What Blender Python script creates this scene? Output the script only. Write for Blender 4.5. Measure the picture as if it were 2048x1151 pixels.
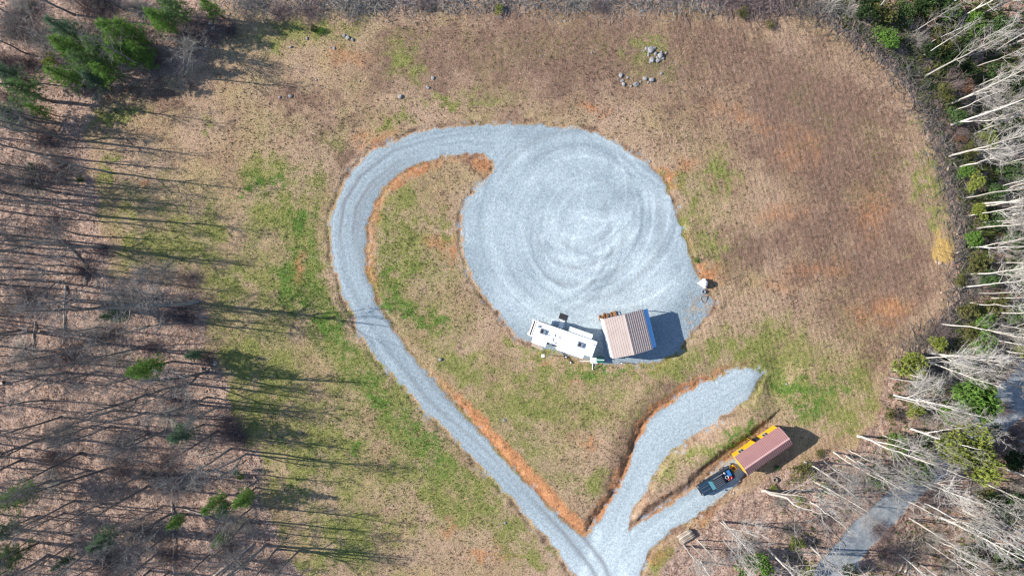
import bpy, math, random
import numpy as np
from mathutils import Vector, Matrix
R = math.radians
random.seed(7); RNG = np.random.default_rng(11)
for o in list(bpy.data.objects): bpy.data.objects.remove(o)
S = bpy.context.scene
COL = S.collection

# ------------------------------------------------------------------ camera, sky, sun, exposure
H = 100.0; PPM = 13.3                      # camera height, photograph pixels per metre at ground level
cam = bpy.data.objects.new('camera', bpy.data.cameras.new('camera')); COL.objects.link(cam)
cam.location = (0, 0, H); cam.data.sensor_width = 36; cam.data.lens = 36 * H / (2048 / PPM)
cam.data.clip_start = .5; cam.data.clip_end = 3000
S.camera = cam
SUN_EL, SUN_DIR = 33.0, 174.0              # the sun stands to the west (left), a little north
W = bpy.data.worlds.new('World'); S.world = W; W.use_nodes = True
nt = W.node_tree; bg = nt.nodes['Background']
sky = nt.nodes.new('ShaderNodeTexSky'); sky.sky_type = 'NISHITA'; sky.sun_disc = False
sky.sun_elevation = R(SUN_EL); sky.sun_rotation = R(90 - SUN_DIR); sky.air_density = 1.0; sky.dust_density = .3; sky.ozone_density = 2.0
nt.links.new(sky.outputs[0], bg.inputs[0]); bg.inputs[1].default_value = .115
sun = bpy.data.objects.new('sun', bpy.data.lights.new('sun', 'SUN')); COL.objects.link(sun)
sun.data.energy = 5.0; sun.data.angle = R(.5); sun.data.color = (1, .93, .82)
sd = Vector((math.cos(R(SUN_EL)) * math.cos(R(SUN_DIR)), math.cos(R(SUN_EL)) * math.sin(R(SUN_DIR)), math.sin(R(SUN_EL))))
sun.rotation_euler = (-sd).to_track_quat('-Z', 'Y').to_euler(); sun.location = (-60, 10, 60)
S.view_settings.view_transform = 'Standard'; S.view_settings.look = 'None'
S.view_settings.gamma = 1; S.view_settings.use_curve_mapping = False
S.view_settings.exposure = 0.84
S.cycles.pixel_filter_type = 'BLACKMAN_HARRIS'; S.cycles.filter_width = 1.25; S.cycles.max_bounces = 5; S.cycles.diffuse_bounces = 3

# ------------------------------------------------------------------ numeric helpers
def sm(a, b, x):
    t = np.clip((x - a) / (b - a), 0, 1); return t * t * (3 - 2 * t)
_T = RNG.random((512, 512))
def vn(x, y, k=0):
    x = x + k * 37.31; y = y + k * 91.7
    xi = np.floor(x).astype(int); yi = np.floor(y).astype(int); fx = x - xi; fy = y - yi
    fx = fx * fx * (3 - 2 * fx); fy = fy * fy * (3 - 2 * fy)
    a = _T[yi & 511, xi & 511]; b = _T[yi & 511, (xi + 1) & 511]; c = _T[(yi + 1) & 511, xi & 511]; d = _T[(yi + 1) & 511, (xi + 1) & 511]
    return (a * (1 - fx) + b * fx) * (1 - fy) + (c * (1 - fx) + d * fx) * fy
def fbm(x, y, k=0, o=4):
    s = 0; a = .5; t = 0
    for i in range(o):
        s = s + a * vn(x * 2 ** i, y * 2 ** i, k + i * 5); t += a; a *= .55
    return s / t
def dist_line(x, y, pts):                   # distance to a polyline, with arc length and side
    best = np.full(x.shape, 1e9); arc = np.zeros(x.shape); side = np.zeros(x.shape); s0 = 0
    for (x0, y0), (x1, y1) in zip(pts[:-1], pts[1:]):
        dx, dy = x1 - x0, y1 - y0; L2 = dx * dx + dy * dy + 1e-9; L = math.sqrt(L2)
        t = np.clip(((x - x0) * dx + (y - y0) * dy) / L2, 0, 1)
        d = np.hypot(x - x0 - t * dx, y - y0 - t * dy); m = d < best
        best = np.where(m, d, best); arc = np.where(m, s0 + t * L, arc)
        side = np.where(m, np.sign(dx * (y - y0) - dy * (x - x0)), side); s0 += L
    return best, arc, side
def sdf(x, y, poly):                        # > 0 inside
    d, _, _ = dist_line(x, y, poly + poly[:1]); ins = np.zeros(x.shape, bool)
    for (x0, y0), (x1, y1) in zip(poly, poly[1:] + poly[:1]):
        c = ((y0 > y) != (y1 > y)) & (x < (x1 - x0) * (y - y0) / (y1 - y0 + 1e-12) + x0)
        ins ^= c
    return np.where(ins, d, -d)

# ------------------------------------------------------------------ where things stand (metres)
def g0(px, py): return ((px - 1024) / PPM, (575.5 - py) / PPM)
RIM = [g0(*p) for p in [(1450, -250), (1560, -60), (1640, 20), (1720, 75), (1790, 130), (1832, 190), (1862, 250), (1892, 330), (1908, 400), (1924, 460),
       (1920, 560), (1905, 640), (1860, 690), (1810, 730), (1790, 800), (1770, 850), (1700, 900), (1640, 1060), (1600, 1400)]]
def zb(x, y):                               # the ground falls away east of the clearing
    x = np.asarray(x, float); y = np.asarray(y, float)
    d, _, s = dist_line(x, y, RIM); d = np.where(s > 0, d, 0)
    drop = 2.2 + 6.0 * sm(-25, 35, y)
    return -drop * sm(0, 19, d) + .5 * (fbm(x / 23, y / 23, 3, 2) - .5) * sm(40, 60, np.hypot(x, y)) * sm(105, 88, np.maximum(np.abs(x), np.abs(y) * 1.6))
def P(px, py, h=0.0):                       # the spot on the ground below something seen there at height h
    x, y = g0(px, py)
    z = 0.0
    for _ in range(6):
        k = (H - z - h) / H; X, Y = x * k, y * k; z = float(zb(np.array([X]), np.array([Y]))[0])
    return X, Y
def PL(l): return [P(*p) for p in l]

DRIVE = PL([(1330, 1420), (1240, 1290), (1185, 1200), (1150, 1151), (1100, 1085), (1040, 1010), (960, 935), (900, 870), (830, 800), (770, 735), (720, 660), (690, 600), (668, 530), (660, 470), (665, 420),
  (690, 360), (730, 315), (790, 280), (850, 262), (920, 250), (1000, 248), (1060, 246), (1130, 255), (1190, 268), (1240, 290), (1290, 325), (1330, 370), (1352, 420),
  (1365, 470), (1380, 515), (1408, 560), (1424, 600), (1410, 640), (1385, 668), (1355, 700), (1320, 722), (1260, 726), (1215, 730), (1180, 722), (1130, 708), (1080, 697), (1040, 674),
  (1010, 640), (975, 600), (945, 550), (925, 500), (925, 450), (935, 400), (960, 370), (985, 345), (990, 322), (965, 305), (910, 308), (860, 320), (810, 340), (770, 370),
  (745, 405), (732, 450), (727, 500), (735, 550), (750, 600), (780, 655), (820, 710), (880, 775), (940, 840), (1000, 910), (1060, 975), (1110, 1025), (1150, 1062), (1170, 1078),
  (1185, 1065), (1200, 1040), (1225, 1000), (1250, 950), (1275, 890), (1295, 850), (1320, 820), (1370, 785), (1420, 760), (1470, 740), (1505, 733), (1522, 750), (1508, 785),
  (1470, 820), (1420, 850), (1370, 880), (1330, 910), (1310, 940), (1290, 980), (1270, 1020), (1257, 1060), (1290, 1035), (1350, 1000), (1400, 965), (1440, 935), (1475, 908),
  (1502, 935), (1470, 975), (1440, 1000), (1400, 1030), (1340, 1065), (1300, 1100), (1272, 1151), (1285, 1200), (1320, 1270), (1400, 1390)])
ROAD = PL([(1570, 1230), (1620, 1151), (1650, 1110), (1700, 1050), (1750, 1005), (1810, 960), (1860, 930), (1900, 890), (1955, 830), (2000, 770), (2060, 700), (2200, 560),
  (2260, 640), (2120, 760), (2048, 832), (1990, 880), (1930, 925), (1880, 965), (1830, 1000), (1790, 1045), (1740, 1095), (1700, 1151), (1660, 1230)])
CLEAR = PL([(450, -60), (452, 60), (415, 88), (385, 125), (300, 165), (215, 185), (185, 240), (178, 330), (190, 420), (215, 500), (200, 560), (380, 585), (405, 660), (425, 740),
  (450, 800), (480, 870), (520, 920), (525, 1010), (560, 1090), (600, 1151), (640, 1300), (1400, 1300), (1315, 1151), (1350, 1090), (1440, 1020), (1500, 985), (1560, 945),
  (1640, 905), (1700, 890), (1760, 850), (1765, 790), (1790, 725), (1850, 690), (1892, 640), (1910, 560), (1914, 460), (1898, 400), (1882, 330), (1852, 250), (1820, 190),
  (1780, 140), (1710, 85), (1630, 30), (1560, 15), (1440, 10), (1250, -5), (1000, 0), (760, 5), (600, -10)])
ISLE = PL([(985, 345), (960, 370), (935, 400), (925, 450), (925, 500), (945, 550), (975, 600), (1010, 640), (1040, 674), (1100, 702), (1215, 732), (1320, 724), (1400, 690),
  (1510, 728), (1420, 756), (1370, 781), (1320, 816), (1292, 848), (1270, 890), (1246, 948), (1220, 1000), (1197, 1038), (1170, 1074), (1114, 1024), (1062, 973), (1003, 908),
  (944, 838), (884, 773), (824, 708), (784, 653), (754, 598), (739, 548), (731, 500), (736, 450), (749, 407), (773, 373), (812, 343), (861, 323), (910, 311), (962, 308)])
CUTP = PL([(1255, 1050), (1300, 1010), (1370, 965), (1395, 940), (1425, 912), (1480, 872), (1530, 838)])     # the small bank behind the shed
SPUREND = PL([(1420, 845), (1480, 812), (1515, 782), (1528, 745)])
DRIVE_C = PL([(1225, 1200), (1195, 1130), (1135, 1055), (1050, 965), (980, 890), (865, 790), (795, 700), (740, 620), (705, 545), (692, 470), (700, 410), (730, 360), (790, 312), (860, 290), (930, 278), (1030, 285)])
SPUR_C = PL([(1200, 1150), (1230, 1080), (1250, 1030), (1285, 950), (1320, 880), (1400, 815), (1500, 760)])
LANE_C = PL([(1235, 1151), (1290, 1065), (1370, 1010), (1450, 960), (1485, 920)])

# ------------------------------------------------------------------ ground mesh
def axis(a, b, st, far):
    c = np.arange(a, b + 1e-6, st); g = []; d = st; v = 0
    while v < far:
        d *= 1.35; v += d; g.append(v)
    g = np.array(g); return np.concatenate([a - g[::-1], c, c[-1] + g])
xs = axis(-86, 86, .22, 700); ys = axis(-50, 50, .22, 700)
GX, GY = np.meshgrid(xs, ys)
x, y = GX, GY
w1 = (fbm(x / 1.3, y / 1.3, 1, 3) - .5); w2 = (fbm(x / 1.3, y / 1.3, 2, 3) - .5); w3 = fbm(x / 5, y / 5, 9, 3) - .5
wx, wy = x + 1.6 * w1 + 1.2 * w3, y + 1.6 * w2
dD = sdf(x, y, DRIVE) + 1.1 * (fbm(x / 1.1, y / 1.1, 4, 4) - .5) + .9 * (fbm(x / 5, y / 5, 44, 2) - .5)
dR = sdf(x, y, ROAD) + .7 * w1
dC = sdf(wx, wy, CLEAR) + 3.0 * w3
dI = sdf(x, y, ISLE)
cutd, _, cuts = dist_line(x + .8 * w1, y + .8 * w2, CUTP); cutd = cutd * cuts       # + on the left (upper) side
sed, _, ses = dist_line(x, y, SPUREND); sed = sed * ses
dc, da, dsd = dist_line(x, y, DRIVE_C); u_d = dc * dsd
sc_, sa, ssd = dist_line(x, y, SPUR_C); u_s = sc_ * ssd
lc, la, lsd = dist_line(x, y, LANE_C); u_l = lc * lsd
def G(px, py, rx, ry, a=0, wob=1.0):        # soft irregular patch
    cx, cy = P(px, py); X = x + wob * 3 * w1 - cx + wob * 4 * w3; Y = y + wob * 3 * w2 - cy; a = -R(a)
    X, Y = X * math.cos(a) + Y * math.sin(a), -X * math.sin(a) + Y * math.cos(a)
    return np.exp(-((X / (rx / PPM)) ** 2 + (Y / (ry / PPM)) ** 2))
gravel = sm(-.45, .5, dD)
near_pad = P(1160, 440); rp = np.hypot(x - near_pad[0], y - near_pad[1]); tp = np.arctan2(y - near_pad[1], x - near_pad[0])
# the thin eastern and western rims of the pad
rimthin = np.clip(G(1405, 600, 45, 60) * 1.1 + G(1380, 660, 35, 40), 0, 1) * sm(.35, .6, fbm(x / .9, y / .9, 31, 3))
gravel = gravel * (1 - .45 * rimthin)
wrim = np.clip(G(915, 455, 14, 60, 15, .4) + G(950, 385, 14, 35, 40, .4), 0, 1)
gravel = np.maximum(gravel, .6 * sm(-2.2, -.1, dD) * sm(.5, .72, fbm(x / .8, y / .8, 34, 3)) * (dI < 90))
gravel = np.maximum(gravel, .75 * wrim * sm(.42, .6, fbm(x / .5, y / .5, 33, 3)) * sm(-2.6, -.2, dD))
clay = np.zeros_like(x)
inner = sm(2.2, .2, np.abs(dD + .9)) * (dI > -.5)
clay += inner * (.22 + .35 * sm(-16, -30, y)) * (.4 + 1.1 * fbm(x / 1.5, y / 1.5, 14, 3)) * sm(45, 18, np.hypot(x - P(740, 300)[0], y - P(740, 300)[1]) * 0 + 0 * x + np.where(sm(20, 17, np.hypot(x - P(1160, 450)[0], y - P(1160, 450)[1])) > .1, 50, 0))
clay += (.25 + 1.2 * fbm(x / 1.1, y / 1.1, 15, 4)) * sm(1.9, .4, np.abs(dD + 1.0)) * (dI > 0) * np.clip(G(1060, 960, 120, 60, 42) + G(960, 850, 110, 26, 44) + G(1120, 1020, 60, 25, 42), 0, 1) * 1.3
clay += (.2 + 1.4 * fbm(x / 1.1, y / 1.1, 16, 4)) * sm(1.2, .2, np.abs(dD + .75)) * (dI > -.5) * np.clip(G(1300, 830, 90, 50, -50, .2) + G(1240, 960, 30, 110, 20, .2) + G(1380, 775, 90, 25, -25, .2), 0, 1)
for a in [(960, 330, 28, 22, 0), (865, 490, 16, 45, -20), (890, 520, 14, 30, -30), (1420, 540, 32, 28, 0), (1430, 565, 30, 16, 0), (1200, 220, 25, 18, 0), (1090, 720, 14, 10, 0), (1140, 765, 22, 9, 0), (820, 350, 50, 10, -30),
          (1640, 540, 130, 22, -4), (1560, 570, 90, 22, 0), (1480, 230, 90, 40, 20), (1530, 265, 25, 14, 0), (1180, 215, 40, 14, 40), (1340, 350, 12, 40, -25), (1165, 885, 40, 25, 0), (740, 275, 60, 18, -25), (690, 110, 70, 30, 0),
          (1330, 1000, 60, 12, -32), (1440, 920, 70, 9, -35), (1300, 1020, 40, 10, -38), (1410, 1040, 60, 14, -35), (1330, 1110, 50, 20, -50), (1600, 300, 80, 60, 30), (1370, 330, 40, 30, 0),
          (980, 1110, 80, 18, 0), (900, 1060, 40, 16, -20), (290, 365, 40, 8, 0), (1000, 1080, 20, 8, -30), (1490, 1010, 70, 35, -30), (1740, 430, 70, 90, 0), (1760, 620, 90, 40, 0), (1560, 430, 90, 30, 0), (600, 540, 20, 50, 0)]:
    clay = np.maximum(clay, (.72 if a[0] > 1440 and a[1] < 600 else .9) * G(*a) * (.35 + .8 * fbm(x / 1.3, y / 1.3, 12, 4)))
brown = .95 * sm(.9, .1, np.abs(cutd + .25)) * sm(14, 20, x) * sm(42, 36, x); cutbrown = brown
clay = np.maximum(clay, sm(1.4, .2, np.abs(cutd + 1.3)) * .6 * sm(14, 20, x) * sm(42, 36, x))
clay += .55 * sm(1.7, .3, np.abs(dD + .8)) * (dI > -.5) * (.2 + 1.3 * fbm(x / 1.1, y / 1.1, 19, 4)) * np.clip(G(830, 345, 80, 30, -20, .2) + G(750, 430, 30, 80, 10, .2) + G(960, 325, 40, 30, 0, .2) + .9 * G(900, 470, 40, 80, 10, .2) + G(745, 560, 20, 60, 0, .2), 0, 1)
clay += .5 * sm(1.4, .3, np.abs(dD + .7)) * (dI < 0) * fbm(x / 1.1, y / 1.1, 20, 4) * 1.5 * np.clip(G(1340, 360, 30, 50, 0, .2) + G(1420, 550, 40, 40, 0, .2) + G(1380, 470, 20, 50, 0, .2) + .7 * G(760, 280, 80, 30, -25, .2), 0, 1)
green = np.zeros_like(x)
for a in [(530, 350, 60, 40, 0), (570, 430, 70, 60, 10), (600, 540, 70, 90, 0), (640, 640, 60, 70, 20), (720, 720, 90, 50, 40), (790, 790, 90, 40, 42), (400, 470, 40, 90, 0), (450, 560, 60, 60, 0), (250, 500, 40, 50, 0),
          (240, 420, 40, 40, 0), (480, 700, 60, 80, 0), (540, 850, 70, 90, 0), (600, 960, 50, 60, 0), (720, 895, 20, 28, 0), (810, 550, 40, 90, -15), (860, 640, 50, 60, 30), (860, 460, 20, 60, -20), (800, 480, 40, 50, 0),
          (930, 740, 110, 45, 30), (1120, 750, 150, 30, 5), (1300, 740, 120, 24, -5), (1420, 690, 70, 30, -20), (1580, 770, 130, 45, 20), (1640, 820, 90, 40, 10), (1700, 850, 50, 30, 0), (1500, 690, 120, 30, -10),
          (1080, 820, 90, 40, 20), (1460, 870, 100, 15, -33), (1400, 905, 60, 20, -35), (1530, 760, 14, 40, 10), (1440, 350, 22, 60, -20), (1380, 420, 24, 70, -15), (1420, 480, 24, 60, -10), (1340, 360, 18, 40, -30), (800, 240, 30, 20, 0),
          (620, 60, 90, 26, 0), (560, 80, 40, 16, 0), (810, 110, 40, 60, 0), (1300, 85, 40, 18, 0), (1860, 350, 26, 60, -20), (1880, 450, 20, 60, 0), (1850, 260, 16, 50, -25), (410, 240, 30, 14, 20), (1000, 960, 60, 50, 0), (1180, 960, 40, 40, 0),
          (830, 960, 90, 40, 30), (700, 1060, 120, 60, 0), (900, 1010, 90, 40, 30), (1060, 1110, 60, 20, 0), (620, 760, 40, 20, 0), (560, 760, 70, 60, 0), (900, 200, 100, 14, 0), (1160, 740, 60, 20, 0), (1240, 740, 40, 16, 0), (1060, 700, 60, 12, 20),
          (210, 340, 16, 60, 0), (640, 1120, 90, 30, 0), (1345, 1120, 30, 30, 0), (1700, 760, 60, 60, 0), (240, 230, 70, 18, -10), (1900, 500, 14, 14, 0)]:
    green = np.maximum(green, G(*a, wob=1.6))
broad = np.zeros_like(x)
for a in [(600, 880, 360, 300, 0), (1130, 790, 260, 110, 0), (840, 560, 110, 230, -15), (1540, 740, 230, 120, 0), (560, 480, 150, 170, 0), (320, 450, 160, 110, 0), (1400, 440, 60, 160, -15), (1040, 900, 120, 140, 30), (1290, 120, 60, 50, 0), (640, 70, 160, 40, 0), (1450, 880, 120, 30, -33), (1340, 930, 60, 40, -40)]: broad = np.maximum(broad, G(*a))
band = sm(3.6, 5.2, dc + 1.5 * w3) * sm(13, 7, dc + 3 * w3) * (dsd > 0) * sm(6, 22, da) * sm(86, 66, da); bandi = sm(3.4, 4.6, dc) * sm(9, 6, dc + 3 * w3) * (dsd < 0) * sm(52, 60, da) * sm(92, 80, da)
green = np.maximum(green * 1.05, broad * .72); green = np.maximum(green, .95 * band); green = np.maximum(green, .8 * bandi)
green *= .42 + 1.25 * np.clip(fbm(x / 1.4, y / 1.4, 21, 4) - .25, 0, 1)
green = np.clip(green + .25 * sm(.56, .75, fbm(x / 6, y / 6, 77, 3)), 0, 1)
strong = np.zeros_like(x)
for a in [(580, 560, 45, 70, 10), (650, 640, 40, 50, 20), (760, 790, 90, 24, 42), (720, 895, 20, 26, 0), (800, 580, 35, 70, -15), (870, 640, 40, 30, 30), (600, 450, 35, 50, 0), (1175, 740, 60, 14, 0), (1640, 800, 70, 30, -30), (1590, 770, 60, 20, 30), (530, 370, 40, 25, 0), (820, 620, 30, 30, 0), (830, 855, 60, 22, 42), (1470, 865, 80, 12, -33)]:
    strong = np.maximum(strong, G(*a, wob=1.6))
strong = np.maximum(strong, .62 * band * sm(20, 34, da))
strong *= .35 + 1.3 * np.clip(fbm(x / .8, y / .8, 22, 4) - .3, 0, 1)
litter = sm(1.2, -1.2, dC)
brown = np.zeros_like(x)
for a in [(1150, 110, 480, 120, 0), (1600, 220, 260, 190, 30), (1720, 480, 190, 230, 0), (1000, 90, 330, 70, 0), (1450, 110, 260, 90, 20), (1600, 200, 160, 110, 40), (820, 110, 120, 90, 0), (1700, 330, 160, 140, 50), (1780, 520, 120, 160, 0), (1640, 480, 160, 90, 0), (1480, 500, 100, 60, 0), (660, 260, 80, 40, -20), (880, 180, 60, 30, 0),
          (410, 165, 26, 16, 40), (350, 200, 60, 16, 20), (600, 200, 90, 30, 0), (250, 180, 90, 20, 0), (770, 90, 30, 60, 0), (1400, 190, 22, 22, 0), (1540, 300, 50, 60, 0), (690, 330, 30, 40, 0), (340, 215, 60, 20, 0), (920, 310, 40, 14, 0), (1730, 720, 60, 60, 0), (1790, 640, 60, 60, 0)]:
    brown = np.maximum(brown, G(*a, wob=2.0))
brown *= .5 + .85 * fbm(x / 2.2, y / 2.2, 41, 4); brown = np.maximum(brown, cutbrown)
brown = np.clip(brown + .3 * sm(.55, .8, fbm(x / 4, y / 4, 78, 4)), 0, 1)
brown = np.maximum(brown, 1.0 * np.exp(-((dD + .5) / .5) ** 2) * np.clip(1.8 * fbm(x / 1.6, y / 1.6, 43, 3) - .45, 0, 1))
brown = np.maximum(brown, .8 * sm(1.8, .5, np.abs(dD + 2.6)) * np.clip(G(1270, 830, 70, 60, -50, .2) + G(1225, 960, 30, 120, 20, .2) + G(1360, 770, 90, 25, -25, .2), 0, 1))
ochre = 1.2 * np.clip(G(1885, 512, 26, 20, 0, .5) + .5 * G(1882, 480, 18, 26, 0, .6), 0, 1)
# gravel tones: whiter centre of the pad, greyer ring, ruts along the lanes
arms = 0.5 + .5 * np.sin(rp * 1.1 + 2.5 * fbm(x / 6, y / 6, 51, 2) + .6 * tp)
swirl = vn(rp * 2.4 + 3 * fbm(x / 7, y / 7, 53, 2), tp * 5, 52)
drv = vn(u_d * 2.6, da * .045, 61) * .6 + vn(u_d * 6, da * .12, 62) * .4
spr = vn(u_s * 2.2, sa * .07, 63) * .6 + vn(u_s * 5, sa * .15, 64) * .4
lan = vn(u_l * 2.2, la * .07, 65)
onpad = sm(20, 16, rp)
white = onpad * (.22 + .5 * np.clip(.6 * G(1180, 450, 100, 80) + G(1110, 600, 170, 50) * .9 + G(1040, 400, 60, 60) * .4 + G(1250, 560, 90, 60) * .6 + G(1340, 610, 60, 50) * .5, 0, 1.2) + .10 * (swirl - .5) + .95 * (fbm(x / 3.2, y / 3.2, 54, 5) - .5))
white = white + (1 - onpad) * (.12 + .5 * (drv - .5)) * (dc < 4) * (sc_ > 2) + (1 - onpad) * .45 * sm(4, 2.5, np.minimum(sc_, lc)) * (.7 + .9 * (np.where(sc_ < lc, spr, lan) - .3))
for i in range(26):
    q = np.random.default_rng(500 + i); ang = q.uniform(0, 6.28); off = q.uniform(0, 7); cx, cy = near_pad[0] + off * math.cos(ang), near_pad[1] + off * math.sin(ang); rr0 = q.uniform(4, 13.5); a0 = q.uniform(-3.1, 3.1); span = q.uniform(.5, 1.6)
    rr_ = np.hypot(x - cx, y - cy); th = (np.arctan2(y - cy, x - cx) - a0 + 9.4248) % 6.2832 - 3.1416
    for dr in (0, 1.7): white = white + onpad * q.choice([.34, .24, -.28]) * np.exp(-((rr_ - rr0 - dr) / q.uniform(.16, .34)) ** 2) * sm(span, span * .5, np.abs(th)) * (.4 + 1.1 * vn(th * 6, rr_ * .3, 58 + i))
white = np.where(onpad > .5, .8 * white + .02, white)
white = np.clip(white + .30 * sm(-30, -42, y) * gravel, 0, 1)
rut = np.exp(-((np.abs(u_d) - .95) / .34) ** 2) * .6 * (dc < 3.2) * sm(92, 80, da) * (.1 + 1.3 * vn(u_d * .1, da * .1, 68))
for rr, ww, a0, a1 in [(12.2, .5, -1.7, .6), (9.6, .35, -2.4, -.4), (7.0, .4, -3, 0), (13.6, .4, 1.4, 2.9), (4.2, .3, -3, 1)]:
    rut = np.maximum(rut, .28 * np.exp(-((rp - rr - .8 * (vn(tp * 2, rp * 0, 57) - .5)) / ww) ** 2) * sm(a0, a0 + .4, tp) * sm(a1, a1 - .4, tp))
rut = np.maximum(rut, .5 * np.exp(-((u_d + 1.7) / .55) ** 2) * (dc < 3.4) * sm(20, 42, da) * sm(92, 80, da))
paved = sm(-.2, .3, dR)

Z = zb(x, y)
fold = sm(0, 22, np.maximum(0, -dC)) 
rough = .13 * (fbm(x / .75, y / .75, 70, 2) - .5) + .10 * (fbm(x / 3, y / 3, 71, 3) - .5)
near_in = sm(1.0, 0, np.maximum(np.abs(x) - 85, np.abs(y) - 49)); rough = rough * near_in
Z = Z + rough * (1 - gravel) * (1 - paved) * (1 + 2.2 * litter)
Z += sm(-.1, 1.0, dI) * sm(-.3, -1.5 - 1.2 * fbm(x / 2, y / 2, 17, 3), dD) * (.62 * sm(-13, -24, y) + .35 * np.clip(G(1320, 800, 110, 60, -45, .1), 0, 1))
Z -= .2 * sm(.5, 0, np.abs(dD + .4)) * (1 - gravel)
Z += .06 * gravel * sm(.0, .5, dD)          # shallow ditch beside the gravel
Z += .6 * sm(-.7, .5, cutd) * sm(9, 2, cutd) * sm(0, 1.0, -dD) * sm(14, 21, x) * sm(42, 37, x)
Z += .8 * G(1440, 885, 90, 20, -33, .1) - .9 * G(1552, 768, 30, 60, 15, .1)
tools = np.sin((x * .96 + y * .25) * 2 * math.pi / .75 + 3 * fbm(x / 9, y / 9, 73, 2)) * .03 * near_in * sm(18, 28, x) * (1 - litter) * (1 - gravel)
Z += tools
Z += .10 * (onpad * gravel * 0 + (white - .3) * 0)
wob = .3 * G(1285, 130, 50, 45, 0, .3); Z += wob * .8
Zg = Z
ix = np.arange(len(xs), dtype=float); 
def hz(X, Y):
    fx = np.interp(X, xs, ix); fy = np.interp(Y, ys, np.arange(len(ys), dtype=float))
    i = np.minimum(fx.astype(int), len(xs) - 2); j = np.minimum(fy.astype(int), len(ys) - 2); a = fx - i; b = fy - j
    return (Zg[j, i] * (1 - a) + Zg[j, i + 1] * a) * (1 - b) + (Zg[j + 1, i] * (1 - a) + Zg[j + 1, i + 1] * a) * b
def look(F, X, Y):
    i = np.clip(np.round(np.interp(X, xs, ix)).astype(int), 0, len(xs) - 1); j = np.clip(np.round(np.interp(Y, ys, np.arange(len(ys), dtype=float))).astype(int), 0, len(ys) - 1)
    return F[j, i]
def zat(X, Y): return float(hz(np.array([X], float), np.array([Y], float))[0])

# ------------------------------------------------------------------ mesh + object helpers
def np_mesh(name, V, F, smooth=False, colors=None):   # V (n,3); F (m,k)
    me = bpy.data.meshes.new(name); V = np.asarray(V, np.float32); F = np.asarray(F, np.int32); k = F.shape[1]
    me.vertices.add(len(V)); me.vertices.foreach_set('co', V.ravel())
    me.loops.add(F.size); me.loops.foreach_set('vertex_index', F.ravel())
    me.polygons.add(len(F)); me.polygons.foreach_set('loop_start', np.arange(0, F.size, k, dtype=np.int32))
    if colors:
        for n, c in colors.items():
            a = me.color_attributes.new(n, 'FLOAT_COLOR', 'POINT'); a.data.foreach_set('color', np.asarray(c, np.float32).ravel())
    me.update(calc_edges=True)
    me.polygons.foreach_set('use_smooth', np.full(len(F), smooth)); return me
def link(name, data, mat=None, parent=None, loc=None, rot=None):
    o = bpy.data.objects.new(name, data); COL.objects.link(o)
    if mat and data and not data.materials: data.materials.append(mat)
    if parent: o.parent = parent
    if loc is not None: o.location = loc
    if rot is not None: o.rotation_euler = rot
    return o
def tag(o, label=None, cat=None, group=None, kind=None):
    if label: o['label'] = label
    if cat: o['category'] = cat
    if group: o['group'] = group
    if kind: o['kind'] = kind
    return o
def thing(name, label, cat, loc=(0, 0, 0), rz=0, group=None, tilt=(0, 0)):
    o = link(name, None, loc=loc, rot=(tilt[0], tilt[1], rz)); o.empty_display_size = .3
    return tag(o, label, cat, group)
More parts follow.
